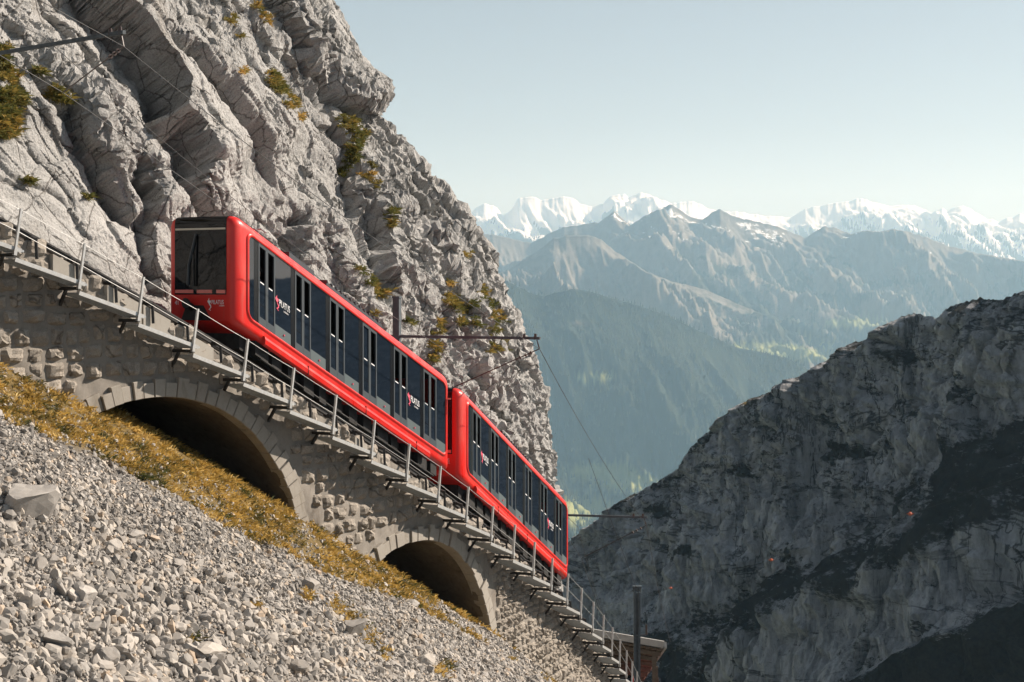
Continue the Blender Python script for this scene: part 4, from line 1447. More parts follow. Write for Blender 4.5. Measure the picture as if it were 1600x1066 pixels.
    m.add([(S0 - 0.012, -0.10, 1.24), (S0 - 0.012, 0.45, 1.24), (S0 - 0.012, 0.62, 0.88), (S0 - 0.012, -0.35, 0.88)]
          + [(S0 + 0.2, -0.10, 1.24), (S0 + 0.2, 0.45, 1.24), (S0 + 0.2, 0.62, 0.88), (S0 + 0.2, -0.35, 0.88)],
          [(0, 1, 2, 3), (7, 6, 5, 4), (0, 4, 5, 1), (1, 5, 6, 2), (2, 6, 7, 3), (3, 7, 4, 0)])
    m.build('recess_shade_block', M['under'], root, sh)  # solid dark block; the shade of the coupler opening is put into its colour
    # underframe and wheels
    m = MB()
    m.box(S0 + 0.5, S1 - 0.5, -0.80, 0.80, 0.42, 0.84)
    for s in np.arange(0.4, 8.0, 0.62):
        m.box(s, s + random.uniform(0.25, 0.5), -0.98, -0.80, random.uniform(0.34, 0.5), 0.80)
    m.tube([(0.6, -0.95, 0.45), (8.0, -0.95, 0.45)], 0.035, 6)
    m.build('underframe', M['under'], root, sh)
    for s in (1.1, 2.3, 6.0, 7.2):
        for y in (-0.42, 0.42):
            c = Vector(sh(s, y, 0.46))
            wmb = MB().tube([c + Vector((0, -0.06, 0)), c + Vector((0, 0.06, 0))], 0.23, 16)
            wmb.build('wheel', M['under'], root)
    for s in (2.2, 4.6, 6.9):
        MB().box(s, s + 0.012, -HWD - 0.079, -HWD - 0.02, 0.77, 0.985).build('panel_seam', M['under'], root, sh)
    for s in (1.6, 4.4, 7.0):
        MB().box(s, s + 0.010, -HWD - 0.004, -HWD + 0.3, WT + 0.10, Z1 - 0.262).build('panel_seam', M['under'], root, sh)
    # roof gear
    m = MB()
    m.box(1.9, 2.9, -0.80, 0.55, Z1, Z1 + 0.20)
    m.box(3.4, 5.8, -0.80, 0.62, Z1, Z1 + 0.17)
    for s in np.arange(3.4, 5.8, 0.2):
        m.box(s, s + 0.05, -0.82, 0.64, Z1 + 0.17, Z1 + 0.22)
    m.build('roof_equipment', M['frame'], root, sh)
    pn = MB()
    b0 = Vector(sh(1.05, 0, Z1 + 0.02))
    for y in (-0.38, 0.38):
        pn.bar(b0 + Vector((-0.25, y, 0.05)), b0 + Vector((0.75, y, -0.30)), 0.05, 0.05)
        pn.bar(b0 + Vector((0.6, y * 0.6, -0.2)), b0 + Vector((0.05, y * 0.8, 0.30)), 0.035, 0.035)
    pn.box(b0.x - 0.2, b0.x + 0.2, -0.30, 0.30, b0.z - 0.10, b0.z + 0.12)
    pb = pn.build('pantograph', M['darksteel'], root)
    cb = MB()
    for ds in (-0.08, 0.16):
        cb.tube([b0 + Vector((ds, -0.62, 0.24)), b0 + Vector((ds, -0.48, 0.33)), b0 + Vector((ds, 0.48, 0.33)), b0 + Vector((ds, 0.62, 0.24))], 0.022, 8)
    cb.build('collector_bar', M['steel'], pb)
    return root, sh

def car_frame(A, B):
    A, B = Vector(A), Vector(B)
    hd = math.atan2(B.y - A.y, B.x - A.x)
    n = Vector((math.sin(hd), -math.cos(hd), 0))
    return A - n * HWD - Vector((0, 0, WB)), hd
P1, H1 = car_frame((-6.34, 41.8, -0.70), (-1.88, 48.9, -4.62))
P2, H2 = car_frame((-1.29, 50.18, -5.30), (1.80, 57.94, -9.22))
car1, sh1 = make_car('railcar', P1, H1, 'upper red railcar, its dark end window in full view', True)
car2, sh2 = make_car('railcar', P2, H2, 'lower red railcar coupled behind the upper one, nearer the valley', False)

# passengers at the open windows of the first car
def person(root_car, s, y, label, name='person', lean=0.0):
    """standing figure, one skinned surface; the head shows in the open window"""
    hd = root_car.rotation_euler.z
    fl = Vector(sh1(s, y, 1.06))
    base = Matrix.Translation(root_car.location) @ Matrix.Rotation(hd, 4, 'Z')
    J = {'pelvis': (0, 0, 0.92), 'waist': (0, 0, 1.08), 'chest': (0, -0.02, 1.32), 'neck': (0, -0.03, 1.46), 'head0': (0, -0.05, 1.55), 'head1': (0, -0.06, 1.68),
         'shl': (-0.17, -0.02, 1.40), 'ell': (-0.24, -0.10, 1.14), 'wrl': (-0.16, -0.30, 1.16), 'hal': (-0.13, -0.37, 1.20),
         'shr': (0.17, -0.02, 1.40), 'elr': (0.23, 0.02, 1.13), 'wrr': (0.22, -0.06, 0.90), 'har': (0.22, -0.09, 0.82),
         'hil': (-0.09, 0, 0.88), 'knl': (-0.10, -0.03, 0.49), 'anl': (-0.10, 0.02, 0.09), 'tol': (-0.11, -0.15, 0.03),
         'hir': (0.09, 0, 0.88), 'knr': (0.10, -0.03, 0.49), 'anr': (0.10, 0.02, 0.09), 'tor': (0.11, -0.15, 0.03)}
    rad = {'pelvis': .14, 'waist': .12, 'chest': .14, 'neck': .05, 'head0': .075, 'head1': .085, 'shl': .065, 'shr': .065, 'ell': .045, 'elr': .045, 'wrl': .03, 'wrr': .03, 'hal': .035, 'har': .035,
           'hil': .09, 'hir': .09, 'knl': .06, 'knr': .06, 'anl': .045, 'anr': .045, 'tol': .035, 'tor': .035}
    E = [('pelvis', 'waist'), ('waist', 'chest'), ('chest', 'neck'), ('neck', 'head0'), ('head0', 'head1'), ('chest', 'shl'), ('shl', 'ell'), ('ell', 'wrl'), ('wrl', 'hal'),
         ('chest', 'shr'), ('shr', 'elr'), ('elr', 'wrr'), ('wrr', 'har'), ('pelvis', 'hil'), ('hil', 'knl'), ('knl', 'anl'), ('anl', 'tol'), ('pelvis', 'hir'), ('hir', 'knr'), ('knr', 'anr'), ('anr', 'tor')]
    names = list(J)
    me = bpy.data.meshes.new('person')
    me.from_pydata([J[k] for k in names], [(names.index(a), names.index(b)) for a, b in E], [])
    o = link(name, me, None)
    sk_ = o.modifiers.new('skin', 'SKIN')
    for i, k in enumerate(names):
        sv = me.skin_vertices[0].data[i]
        sv.radius = (rad[k], rad[k] * 0.85)
        sv.use_root = (k == 'pelvis')
    o.modifiers.new('sub', 'SUBSURF').levels = 1
    dg = bpy.context.evaluated_depsgraph_get()
    me2 = bpy.data.meshes.new_from_object(o.evaluated_get(dg))
    o.modifiers.clear()
    o.data = me2
    me2.materials.clear()
    me2.materials.append(M['skin'])
    me2.materials.append(M['cloth'])
    for p in me2.polygons:
        c = p.center
        p.material_index = 0 if (c.z > 1.46 or (c.z > 1.10 and c.y < -0.27)) else 1
        p.use_smooth = True
    hr = MB().add(*_cap())
    h_ = hr.build('hair', M['hair'], o, smooth=True)
    o.matrix_world = base @ Matrix.Translation(fl)
    tag(o, label, 'person', 'passengers in the upper railcar')
    return o
def _cap():
    v, f = [], []
    n, mrows = 12, 5
    for j in range(mrows):
        t = R(10 + 80 * j / (mrows - 1))
        for i in range(n):
            p = 2 * math.pi * i / n
            v.append((0.092 * math.sin(t) * math.cos(p), -0.045 + 0.10 * math.sin(t) * math.sin(p), 1.665 + 0.115 * math.cos(t)))
    for j in range(mrows - 1):
        for i in range(n):
            f.append((j * n + i, j * n + (i + 1) % n, (j + 1) * n + (i + 1) % n, (j + 1) * n + i))
    f.append(tuple(range(n)))
    return v, f
person(car1, 0.50, -0.66, 'person in dark clothes at the first open door window of upper railcar')
person(car1, 0.86, -0.62, 'person in dark clothes at the second open door window of upper railcar')

# ------------------------------------------------------------------ overhead line
def arm_set(a, w_root, w_tip, dz, label, mast=None, rise=0.0):
    root = empty('overhead_line_support' if mast is None else 'catenary_mast', V3(a, w_root, dz if mast is None else 0))
    L0 = root.location
    xf = lambda x, y, z: (x - L0.x, y - L0.y, z - L0.z)
    tag(root, label, 'mast' if mast else 'bracket arm', 'overhead line supports')
    if mast:
        m = MB()
        b = V3(a, w_root, -0.4)
        t = V3(a, w_root, mast)
        m.bar(b, t, 0.20, 0.20, (0.3, 1, 0))
        m.bar(t - Vector((0, 0, 0.02)), t + Vector((0, 0, 0.04)), 0.24, 0.24, (0.3, 1, 0))
        m.build('pole', M['mast'], root, xf)
    p0, p1 = V3(a, w_root - 0.3, dz), V3(a, w_tip, dz + rise)
    MB().bar(p0, p1, 0.08, 0.08).build('arm', M['mast'], root, xf)
    d = (p1 - p0).normalized()
    for k in (0.15, 0.5):
        MB().tube([p1 - d * k + Vector((0, 0, -0.03)), p1 - d * k + Vector((0, 0, 0.13))], [0.05, 0.035], 8).build('insulator', M['insul'], root, xf)
    MB().tube([p1 - d * 0.1 - Vector((0, 0, 0.05)), p1 - d * 0.02 - Vector((0, 0, 0.30))], 0.018, 6).build('hanger', M['insul'], root, xf)
    # registration rod to the contact wire
    q = V3(a + 0.6, 0.05, 4.05)
    e = p1 - d * 0.02 - Vector((0, 0, 0.30))
    mm = MB().tube([e, q], 0.016, 6)
    for k in (0.08, 0.14, 0.20):
        c = e.lerp(q, k)
        mm.tube([c, c + (q - e).normalized() * 0.05], 0.05, 8)
    mm.build('registration_rod', M['insul'], root, xf)
    return e
e1 = arm_set(-5.1, -2.2, 3.2, 4.72, 'long grey overhead line arm reaching out of the rock, top left')
e2 = arm_set(10.0, -1.45, 3.2, 5.30, 'grey mast behind the upper railcar with long arm over the track', mast=6.45)
e3 = arm_set(25.0, -1.9, 2.6, 5.45, 'thin arm sticking out beyond the lower end of lower railcar')
def wire(pts, label, r=0.011, sag=0.12):
    q = []
    for k in range(len(pts) - 1):
        n = 12
        for i in range(n):
            t = i / n
            p = Vector(pts[k]).lerp(Vector(pts[k + 1]), t)
            p.z -= sag * 4 * t * (1 - t)
            q.append(p)
    q.append(Vector(pts[-1]))
    o = MB().tube(q, r, 5).build('overhead_wire', M['wire'])
    tag(o, label, 'wire', 'overhead wires')
wire([V3(-20, 3.2, 5.2), e1, e2, e3, V3(40, 2.6, 5.0)], 'thin feeder wire running from arm tip to arm tip', 0.009, 0.25)
wire([V3(a, 0.04 * (-1) ** k, 4.02) for k, a in enumerate((-20, -12, -4.5, 3, 10.6, 18, 25.6, 34, 44))], 'contact wire stretched just above the railcar roofs', 0.010, 0.0)
wire([V3(a, 0.0, 5.0) for a in (-20, -5, 10, 25, 40)], 'messenger wire hanging above the contact wire', 0.008, 0.35)

# lamp-post like mast by the lower station
mroot = empty('lattice_mast', V3(31.2, 1.55, -3.5))
tag(mroot, 'tall dark grey mast standing by the wooden canopy', 'mast')
xfm = lambda x, y, z: (x - mroot.location.x, y - mroot.location.y, z - mroot.location.z)
m = MB()
for s in (-0.09, 0.09):
    m.bar(V3(31.2 , 1.55 + s, -4.0), V3(31.2, 1.55 + s, 4.55), 0.09, 0.20, (0, 1, 0))
m.bar(V3(31.2, 1.55, -4.0), V3(31.2, 1.55, 4.5), 0.1, 0.08, (0, 1, 0))
m.build('pole', M['mast'], mroot, xfm)
m = MB()
for z in (-1.5, 0.6, 2.8):
    p = V3(31.2, 1.55, z)
    m.box(p.x - 0.16, p.x + 0.16, p.y - 0.13, p.y + 0.13, p.z - 0.03, p.z + 0.03)
m.build('clamp', M['mast'], mroot, xfm)
m = MB()
p = V3(31.2, 1.55, 4.6)
for k in range(-2, 3):
    m.tube([p + Vector((k * 0.07, 0, -0.05)), p + Vector((k * 0.07, 0, 0.15))], 0.03, 8)
m.box(p.x - 0.18, p.x + 0.18, p.y - 0.1, p.y + 0.1, p.z + 0.12, p.z + 0.2)
m.build('insulator', M['mast'], mroot, xfm)
m = MB()
p = V3(31.2, 1.55, 2.8)
m.bar(p, p + Vector((0.42, 0, 0)), 0.04, 0.04)
m.tube([p + Vector((0.38, 0, 0.02)), p + Vector((0.38, 0, 0.42))], [0.05, 0.03], 8)
m.build('signal_lamp', M['insul'], mroot, xfm)
wire([V3(25, 0.4, 7.6), V3(31.2, 1.55, 4.65)], 'thin guy wire running up from the tall dark mast', 0.010, 0.05)

# ------------------------------------------------------------------ wooden canopy over the lower station
croot = empty('station_canopy', V3(38, 0, 0))
tag(croot, 'wooden canopy roof with pale fascia over the track far below', 'canopy')
xfc = lambda x, y, z: (x - croot.location.x, y - croot.location.y, z - croot.location.z)
def cpt(a, w, dz): return V3(38 + a, w, 0) + Vector((0, 0, dz + float(railz(38)) - float(railz(38 + a)) - 0.40 * a))
for k in range(17):
    w = -2.1 + k * 0.26
    MB().bar(cpt(0.05, w + 0.13, 4.45 - 0.149 * (w + 0.13)), cpt(9, -2.1 + (w + 2.23) * 0.74, 4.45 - 0.149 * (-2.1 + (w + 2.23) * 0.74)), 0.25, 0.05).build('board', M['wood'], croot, xfc)
MB().bar(cpt(0, -2.2, 5.0), cpt(0, 2.35, 4.32), 0.12, 0.30).build('fascia', M['fascia'], croot, xfc)
MB().bar(cpt(0, 2.43, 4.30), cpt(9.1, 1.2, 4.45), 0.10, 0.28).build('side_fascia', M['fascia'], croot, xfc)
MB().add([tuple(cpt(a_, w_, 4.62 + d_ - 0.149 * w_)) for d_ in (0, 0.05) for (a_, w_) in ((0.1, -2.2), (9.1, -2.2), (9.1, 1.1), (0.1, 2.3))], [(0, 3, 2, 1), (4, 5, 6, 7), (0, 1, 5, 4), (1, 2, 6, 5), (2, 3, 7, 6), (3, 0, 4, 7)]).build('roof_sheet', M['fascia'], croot, xfc)
for k in range(6):
    MB().bar(cpt(0.6 + k * 1.5, -1.7, 4.58), cpt(0.6 + k * 1.5, 2.2 - k * 0.19, 4.0 + k * 0.03), 0.14, 0.18).build('beam', M['wood'], croot, xfc)
for k in range(3):
    MB().bar(cpt(0.7 + k * 3, 1.9, -4.0), cpt(0.7 + k * 3, 1.9, 4.0), 0.18, 0.18, (0, 1, 0)).build('support_post', M['wood'], croot, xfc)
MB().bar(cpt(0.3, -1.6, -2.0), cpt(0.3, -1.6, 4.0), 0.3, 0.3, (0, 1, 0)).build('support_post', M['wood'], croot, xfc)
P3, H3 = V3(40.5, 0, 0.0), float(heading(43))
car3, _ = make_car('railcar', P3, H3, 'red railcar half hidden under the wooden canopy', False)

# ------------------------------------------------------------------ marker balls across the gap
def pix(u, v, d): return Vector(((u - 800) / F * d, d, (YH - v) / F * d))
BALLS = [(1048, 919, 330, 0.9), (1205, 875, 300, 1.05), (1422, 803, 262, 1.15)]
pts = [pix(u, v, d) for (u, v, d, r) in BALLS]
d0 = (pts[1] - pts[0]).normalized()
d1 = (pts[2] - pts[1]).normalized()
wire([pts[0] - d0 * 60, pts[0], pts[1], pts[2], pts[2] + d1 * 120], 'thin marked cable crossing in front of shaded mountain', 0.02, 0.0)
for (u, v, d, r), p, nm in zip(BALLS, pts, ('lowest and smallest orange marker ball, nearest the tall dark mast', 'middle one of three orange marker balls before shaded rock', 'highest orange marker ball, farthest right on the shaded mountain')):
    bm = bmesh.new()
    bmesh.ops.create_icosphere(bm, subdivisions=2, radius=r * 0.26)
    for z in (0,):
        bmesh.ops.create_cone(bm, segments=10, radius1=0.06, radius2=0.06, depth=r * 0.9, cap_ends=True, matrix=Matrix.Rotation(R(90), 4, 'Y'))
    me = bpy.data.meshes.new('marker_ball')
    bm.to_mesh(me); bm.free()
    o = link('marker_ball', me, M['orange'])
    o.location = p
    tag(o, nm, 'marker ball', 'orange marker balls on a cable')
# ------------------------------------------------------------------ scree, boulders, grass
PATCH = [(540, 958, 14), (560, 978, 16), (580, 998, 15), (600, 1020, 11), (690, 1048, 12), (700, 1040, 7), (862, 1058, 16), (520, 945, 9), (800, 1028, 8), (480, 935, 7), (300, 1000, 5), (400, 950, 6)]

def slope_z(a, w):
    P = ground_pt(a, w)
    amp = sstep(0.8, 2.0, w)
    return P[..., 2] + (0.16 * fbm(P * 0.45, 3, 5) + 0.06 * fbm(P * 2.2, 3, 6)) * amp
def slope_pt(a, w):
    P = ground_pt(a, w)
    P[..., 2] = slope_z(np.asarray(a), np.asarray(w))
    return P

def ico(sub):
    bm = bmesh.new()
    bmesh.ops.create_icosphere(bm, subdivisions=sub, radius=1)
    v = np.array([q.co[:] for q in bm.verts])
    f = np.array([[w.index for w in q.verts] for q in bm.faces])
    bm.free()
    return v, f
def rock(v, r, cuts=9, flat=0.75):
    v = v.copy()
    for k in range(cuts):
        n = r.normal(size=3)
        n /= np.linalg.norm(n)
        d = r.uniform(0.42, 0.85)
        t = v @ n - d
        v = v - np.where(t > 0, t, 0)[:, None] * n
    v *= np.array([r.uniform(0.85, 1.35), r.uniform(0.75, 1.1), flat * r.uniform(0.75, 1.2)])
    return v
r_ = np.random.default_rng(5)
I1, F1_ = ico(1)
I2, F2_ = ico(2)
I3, F3_ = ico(3)
SMALL = [rock(I1, r_, 7) for _ in range(40)]
MEDV = [rock(I2, r_, 12) for _ in range(12)]
BIGV = [rock(I3, r_, 16, 0.7) for _ in range(5)]
BIGV = [v + (0.10 * facet(v * 1.6 + i * 5, 40 + i, 0.8, 0.5, 0.2) + 0.06 * fbm(v * 4, 3, 60 + i))[:, None] * v for i, v in enumerate(BIGV)]
# frame of the slope
def slope_frame(a):
    h = heading(a)
    n = Vector((math.sin(h), -math.cos(h), -0.66)).normalized()
    t = Vector((math.cos(h), math.sin(h), -0.48)).normalized()
    u = t.cross(n) * -1
    if u.z < 0: u = -u
    return t, n, u

def rand_rot(r):
    q = r.normal(size=4)
    q /= np.linalg.norm(q)
    w, x, y, z = q
    return np.array([[1 - 2 * (y * y + z * z), 2 * (x * y - z * w), 2 * (x * z + y * w)], [2 * (x * y + z * w), 1 - 2 * (x * x + z * z), 2 * (y * z - x * w)], [2 * (x * z - y * w), 2 * (y * z + x * w), 1 - 2 * (x * x + y * y)]])

def build_scree():
    n = 300000
    a = r_.uniform(-17, 20, n)
    w = r_.uniform(1.4, 15, n)
    P = slope_pt(a, w)
    uv = proj(P)
    ew = edge_w(a)
    keep = (uv[:, 0] > -270) & (uv[:, 0] < 960) & (uv[:, 1] < 1120) & (uv[:, 1] > 560)
    inside = w > ew + 0.15 * r_.normal(size=n)
    keep &= inside | (r_.random(n) < 0.22)
    for (cu, cv, rr) in PATCH:
        keep &= ((uv[:, 0] - cu) ** 2 + (uv[:, 1] - cv) ** 2 > rr * rr) | (r_.random(n) < 0.25)
    a, w, P, uv = a[keep], w[keep], P[keep], uv[keep]
    n = len(a)
    far = np.clip((w - 2) / 8, 0, 1)
    size = np.exp(r_.normal(0, 0.70, n)) * (0.0155 + 0.020 * far)
    big = r_.random(n) < 0.02
    size[big] *= r_.uniform(1.6, 2.8, big.sum())
    size = np.clip(size, 0.012, 0.07 + 0.13 * far)
    score = size / P[:, 1] * ((uv[:, 0] > 5) & (uv[:, 0] < 900) & (uv[:, 1] < 1060) & (uv[:, 1] > 600))
    solo = np.argsort(-score)[:220]
    left = np.setdiff1d(np.arange(n), solo)
    rest = left[np.argsort(-(size / P[:, 1] * np.where(uv[:, 0] < -30, 0.8, 1.0))[left])]
    # thin the smallest so that the mass stays light
    mid = rest[:17000]
    rest = rest[17000:84000]
    nv = len(I1)
    V = np.empty((len(mid), nv, 3), np.float32)
    for k, i in enumerate(mid):
        V[k] = (SMALL[k % 40] @ rand_rot(r_).T) * size[i] + P[i] + np.array([0, 0, size[i] * r_.uniform(-0.1, 0.5)])
    Fc = (F1_[None] + (np.arange(len(mid)) * nv)[:, None, None]).reshape(-1, 3)
    tint = np.repeat(r_.random(len(mid)), nv)
    me = mesh_np('scree', V.reshape(-1, 3), Fc, False, {'tint': tint})
    tag(link('scree', me, M['scree']), 'loose grey stones of the scree covering the lower slope', 'scree', kind='stuff')
    cube = np.array([[x, y, z] for z in (-1, 1) for y in (-1, 1) for x in (-1, 1)], float)
    cf = np.array([[0, 2, 3, 1], [4, 5, 7, 6], [0, 1, 5, 4], [2, 6, 7, 3], [0, 4, 6, 2], [1, 3, 7, 5]])
    n_ = len(rest)
    C = cube[None] * (0.45 + 0.5 * r_.random((n_, 8, 1))) + r_.normal(0, 0.22, (n_, 8, 3))
    C = C * (0.6 + 0.6 * r_.random((n_, 1, 3)))
    q = r_.normal(size=(n_, 4))
    q /= np.linalg.norm(q, axis=1, keepdims=True)
    w_, x_, y_, z_ = q.T
    Rm = np.stack([np.stack([1 - 2 * (y_ * y_ + z_ * z_), 2 * (x_ * y_ - z_ * w_), 2 * (x_ * z_ + y_ * w_)], -1),
                   np.stack([2 * (x_ * y_ + z_ * w_), 1 - 2 * (x_ * x_ + z_ * z_), 2 * (y_ * z_ - x_ * w_)], -1),
                   np.stack([2 * (x_ * z_ - y_ * w_), 2 * (y_ * z_ + x_ * w_), 1 - 2 * (x_ * x_ + y_ * y_)], -1)], 1)
    C = np.einsum('nij,nkj->nki', Rm, C) * size[rest][:, None, None] * 1.15 + P[rest][:, None]
    Fq = (cf[None] + (np.arange(n_) * 8)[:, None, None]).reshape(-1, 4)
    me = mesh_np('gravel', C.reshape(-1, 3), Fq, False, {'tint': np.repeat(r_.random(n_), 8)})
    tag(link('gravel', me, M['scree']), 'fine grey gravel chips between the scree stones', 'gravel', kind='stuff')
    mes = []
    for i, v in enumerate(MEDV):
        for tn in (0.25, 0.7):
            me = mesh_np('rock', v, F2_, False, {'tint': np.full(len(v), tn)})
            me.materials.append(M['scree'])
            mes.append(me)
    for k, i in enumerate(solo):
        o = link('rock', mes[k % len(mes)])
        o.location = P[i] + np.array([0, 0, size[i] * 0.2])
        o.scale = (size[i],) * 3
        o.rotation_euler = Matrix(rand_rot(r_).tolist()).to_euler()
        tag(o, 'hand-sized to head-sized grey angular rock lying loose among the scree', 'rock', 'larger loose rocks on the scree')
    # the boulders one can point at
    B = [(42, 798, 88, 'biggest pale boulder on the scree at the left edge'), (212, 842, 36, 'square grey boulder high on the left scree'),
         (170, 856, 30, 'pale slab just left of the square grey boulder'), (283, 895, 34, 'pale wedge-shaped boulder in the middle of the scree'),
         (135, 942, 46, 'long pale boulder low on the left scree'), (88, 1012, 52, 'large rounded boulder near the bottom left corner'),
         (325, 1024, 60, 'broad pale slab lying at the bottom of the scree'), (165, 1032, 40, 'dark boulder at the bottom edge right of the rounded one'),
         (468, 1045, 48, 'dark pointed boulder at bottom edge, right of the broad slab'), (483, 925, 46, 'long grey boulder beside the first grass patch'),
         (548, 988, 50, 'flat grey boulder lying against the grass patch'), (645, 947, 34, 'grey boulder in front of the smaller arch'),
         (664, 1036, 30, 'pale boulder beside the lower grass tuft'), (172, 926, 30, 'dark square boulder above the long pale boulder'),
         (303, 920, 26, 'brownish flat boulder below the wedge-shaped one')]
    for k, (u, v, px, lb) in enumerate(B):
        aa, ww = ground_at(u, v)
        p = slope_pt(np.array([aa]), np.array([ww]))[0]
        s = px / F * p[1] * (0.72 if k == 0 else 0.66)
        bv = BIGV[k % 5]
        me = mesh_np('boulder', bv, F3_, False, {'tint': np.full(len(bv), [0.6, 0.35, 0.7, 0.65, 0.6, 0.5, 0.75, 0.2, 0.15, 0.3, 0.2, 0.3, 0.75, 0.12, 0.97][k])})
        o = link('boulder', me, M['scree'])
        o.location = (p[0], p[1], p[2] + s * 0.22)
        t, nn_, up = slope_frame(aa)
        rot = Matrix((t, nn_, up)).transposed().to_4x4()
        o.rotation_euler = (rot @ Matrix.Rotation(r_.uniform(-0.5, 0.5), 4, 'Z')).to_euler()
        o.scale = (s * 0.85, s * 0.85, s * (1.15 if k == 0 else 0.9))
        tag(o, lb, 'boulder', 'boulders on the scree')
build_scree()

def blades(base, up, length, width, spread, tint, nb, r):
    """nb curved blades at every base point; returns verts, tris, tints"""
    n = len(base)
    tot = n * nb
    b = np.repeat(base, nb, 0)
    u = np.repeat(up, nb, 0)
    L = np.repeat(length, nb) * r.uniform(0.5, 1.1, tot)
    d = r.normal(size=(tot, 3)) * spread
    b = b + r.normal(size=(tot, 3)) * (np.repeat(length, nb) * 0.28)[:, None] * np.array([1, 1, 0.25])
    dirv = u + d
    dirv /= np.linalg.norm(dirv, axis=1, keepdims=True)
    side = np.cross(dirv, r.normal(size=(tot, 3)))
    side /= np.maximum(np.linalg.norm(side, axis=1, keepdims=True), 1e-6)
    W = (width * r.uniform(0.7, 1.3, tot))[:, None]
    mid = b + dirv * (L * 0.55)[:, None]
    tip = b + dirv * L[:, None] + np.stack([d[:, 0] * L * 0.35, d[:, 1] * L * 0.35, -0.25 * L], -1)
    V = np.stack([b - side * W, b + side * W, mid + side * W * 0.8, tip], 1)
    o = np.arange(tot) * 4
    Fc = np.concatenate([np.stack([o, o + 1, o + 2], -1), np.stack([o, o + 2, o + 3], -1)])
    tn = np.clip(np.repeat(tint, nb) + r.normal(0, 0.10, tot), 0, 1)
    return V.reshape(-1, 3), Fc, np.repeat(tn, 4)

def build_grass():
    r = np.random.default_rng(9)
    n = 56000
    a = r.uniform(-16, 24, n)
    w = r.uniform(-3.4, 4.5, n)
    P = slope_pt(a, w)
    uv = proj(P)
    ew = edge_w(a)
    nz = fbm(P * 1.1, 3, 15)
    inarch = np.zeros(n, bool)
    for (ca, cz, rr) in ARCHES:
        inarch |= (np.abs(a - ca) < rr) & (w > -3.6)
    keep = (w < ew - 0.05 + 0.40 * nz) & ((w > WF + 0.05) | inarch) & (uv[:, 0] > -270) & (nz > -0.26 + 0.04 * a)
    keep &= (a < 10.5) | ((a < 13) & (r.random(n) < 0.5))
    a, w, P, nz = a[keep], w[keep], P[keep], nz[keep]
    # patches in the scree
    ex = []
    for (cu, cv, rr) in PATCH:
        for k in range(int(rr * 3.2)):
            t, q = r.uniform(0, 6.283), rr * math.sqrt(r.random())
            ex.append(ground_at(cu + q * math.cos(t), cv + q * math.sin(t)))
    ex = np.array(ex) + r.normal(0, 0.04, (len(ex), 2))
    Pe = slope_pt(ex[:, 0], ex[:, 1])
    P = np.concatenate([P, Pe])
    nz = np.concatenate([nz, fbm(Pe * 1.1, 2, 16)])
    n = len(P)
    print('grass clumps', n)
    up = np.tile(np.array([0.22, -0.12, 0.95]), (n, 1))
    tint = np.clip(0.52 + 0.75 * fbm(P * 2.2, 3, 17) + 0.10 * r.normal(size=n), 0, 1)
    green = noise(P * 0.9, 18) > 0.30
    tint[green] -= 0.28
    L = r.uniform(0.05, 0.18, n) * (1 + 0.4 * np.clip(nz, -0.5, 1))
    V, Fc, tn = blades(P, up, L, 0.0075, 0.55, np.clip(tint, 0, 1), 8, r)
    me = mesh_np('slope_grass', V, Fc, False, {'tint': tn})
    tag(link('slope_grass', me, M['grass']), 'golden dry autumn grass along the foot of the wall', 'grass', kind='stuff')
build_grass()

# grass tufts on ledges of the cliff: (u, v, radius px, number)
TUFTS = [(8, 170, 28, 34), (25, 150, 18, 14), (14, 200, 16, 12), (5, 210, 10, 6), (5, 85, 14, 8), (15, 115, 16, 12), (85, 150, 12, 10), (55, 115, 8, 3), (105, 160, 6, 2), (42, 285, 5, 2), (136, 308, 4, 2),
         (402, 15, 12, 8), (415, 30, 10, 6), (360, 32, 7, 3), (428, 125, 15, 16), (440, 140, 10, 8), (455, 160, 11, 9), (375, 55, 4, 1), (470, 185, 5, 2), (378, 112, 4, 2),
         (540, 195, 16, 16), (552, 215, 18, 22), (548, 240, 14, 14), (545, 255, 10, 7), (570, 275, 12, 8), (588, 290, 5, 2), (533, 270, 7, 3), (577, 262, 8, 4),
         (608, 335, 9, 7), (606, 350, 8, 6), (598, 318, 6, 2), (560, 425, 6, 3), (580, 440, 10, 8), (592, 452, 12, 9), (600, 460, 7, 4), (585, 490, 6, 3),
         (700, 470, 10, 7), (715, 480, 12, 10), (735, 482, 10, 7), (748, 470, 8, 4), (755, 455, 10, 6), (765, 475, 8, 4), (775, 495, 10, 7), (770, 515, 14, 10), (790, 500, 7, 3), (680, 545, 10, 7), (682, 520, 9, 5), (678, 560, 7, 4), (720, 505, 8, 4), (745, 505, 8, 3), (730, 398, 6, 2), (640, 505, 6, 2), (720, 330, 4, 1), (705, 445, 5, 2),
         (780, 540, 10, 6), (765, 545, 8, 4), (688, 505, 6, 3)]
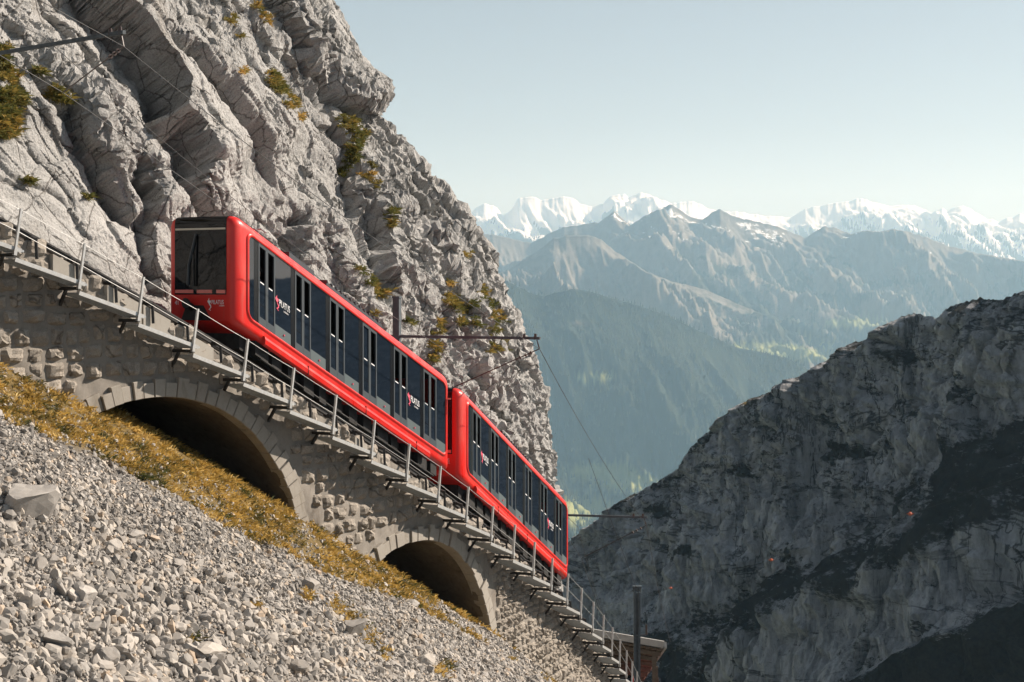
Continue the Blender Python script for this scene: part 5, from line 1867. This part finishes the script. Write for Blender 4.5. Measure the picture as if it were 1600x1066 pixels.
def build_tufts():
    r = np.random.default_rng(10)
    Pq = CL_P.reshape(-1, 3)
    uv = proj(Pq)
    base, tints, lens = [], [], []
    for (cu, cv, rr, k) in TUFTS:
        d = np.hypot(uv[:, 0] - cu, uv[:, 1] - cv)
        ids = np.nonzero(d < rr)[0]
        if len(ids) == 0:
            continue
        # the nearest layer to the eye
        near = ids[Pq[ids, 1] < np.percentile(Pq[ids, 1], 70)]
        m = r.choice(near, k * 5)
        base.append(Pq[m] + np.array([0.02, -0.03, 0.02]))
        c = np.clip(0.35 + 0.20 * r.normal(size=1), 0.05, 0.8)[0]
        tints.append(np.clip(c + 0.22 * r.normal(size=len(m)), 0, 1))
        lens.append(r.uniform(0.10, 0.24, len(m)))
    base, tints, lens = np.concatenate(base), np.concatenate(tints), np.concatenate(lens)
    up = np.tile(np.array([0.40, -0.30, 0.6]), (len(base), 1))
    V, Fc, tn = blades(base, up, lens, 0.010, 0.65, tints, 22, r)
    me = mesh_np('cliff_grass', V, Fc, False, {'tint': tn})
    tag(link('cliff_grass', me, M['tuft']), 'brown and green grass tufts on the cliff ledges', 'grass', kind='stuff')
build_tufts()

# ------------------------------------------------------------------ small rock outcrop beside the canopy
def outcrop():
    v, f = ico(4)
    r = np.random.default_rng(3)
    q = rock(v, r, 12, 0.8)
    q = q + (0.12 * fbm(q * 2, 4, 55))[:, None] * q
    q *= np.array([2.6, 3.0, 2.4])
    me = mesh_np('rock_outcrop', q, f, True)
    o = link('rock_outcrop', me, M['cliff'])
    o.location = V3(36.0, 4.6, -1.6)
    tag(o, 'pale rock outcrop with grass below the canopy edge', 'rock')
    base = []
    for k in range(260):
        p = q[r.integers(len(q))]
        if p[2] > 0.8:
            base.append(p + np.array(o.location))
    base = np.array(base)
    V, Fc, tn = blades(base, np.tile([0.2, -0.1, 0.9], (len(base), 1)), np.full(len(base), 0.2), 0.012, 0.6, np.full(len(base), 0.6), 10, r)
    g = mesh_np('outcrop_grass', V, Fc, False, {'tint': tn})
    tag(link('outcrop_grass', g, M['grass']), 'dry grass on the outcrop below the canopy', 'grass', kind='stuff')
outcrop()
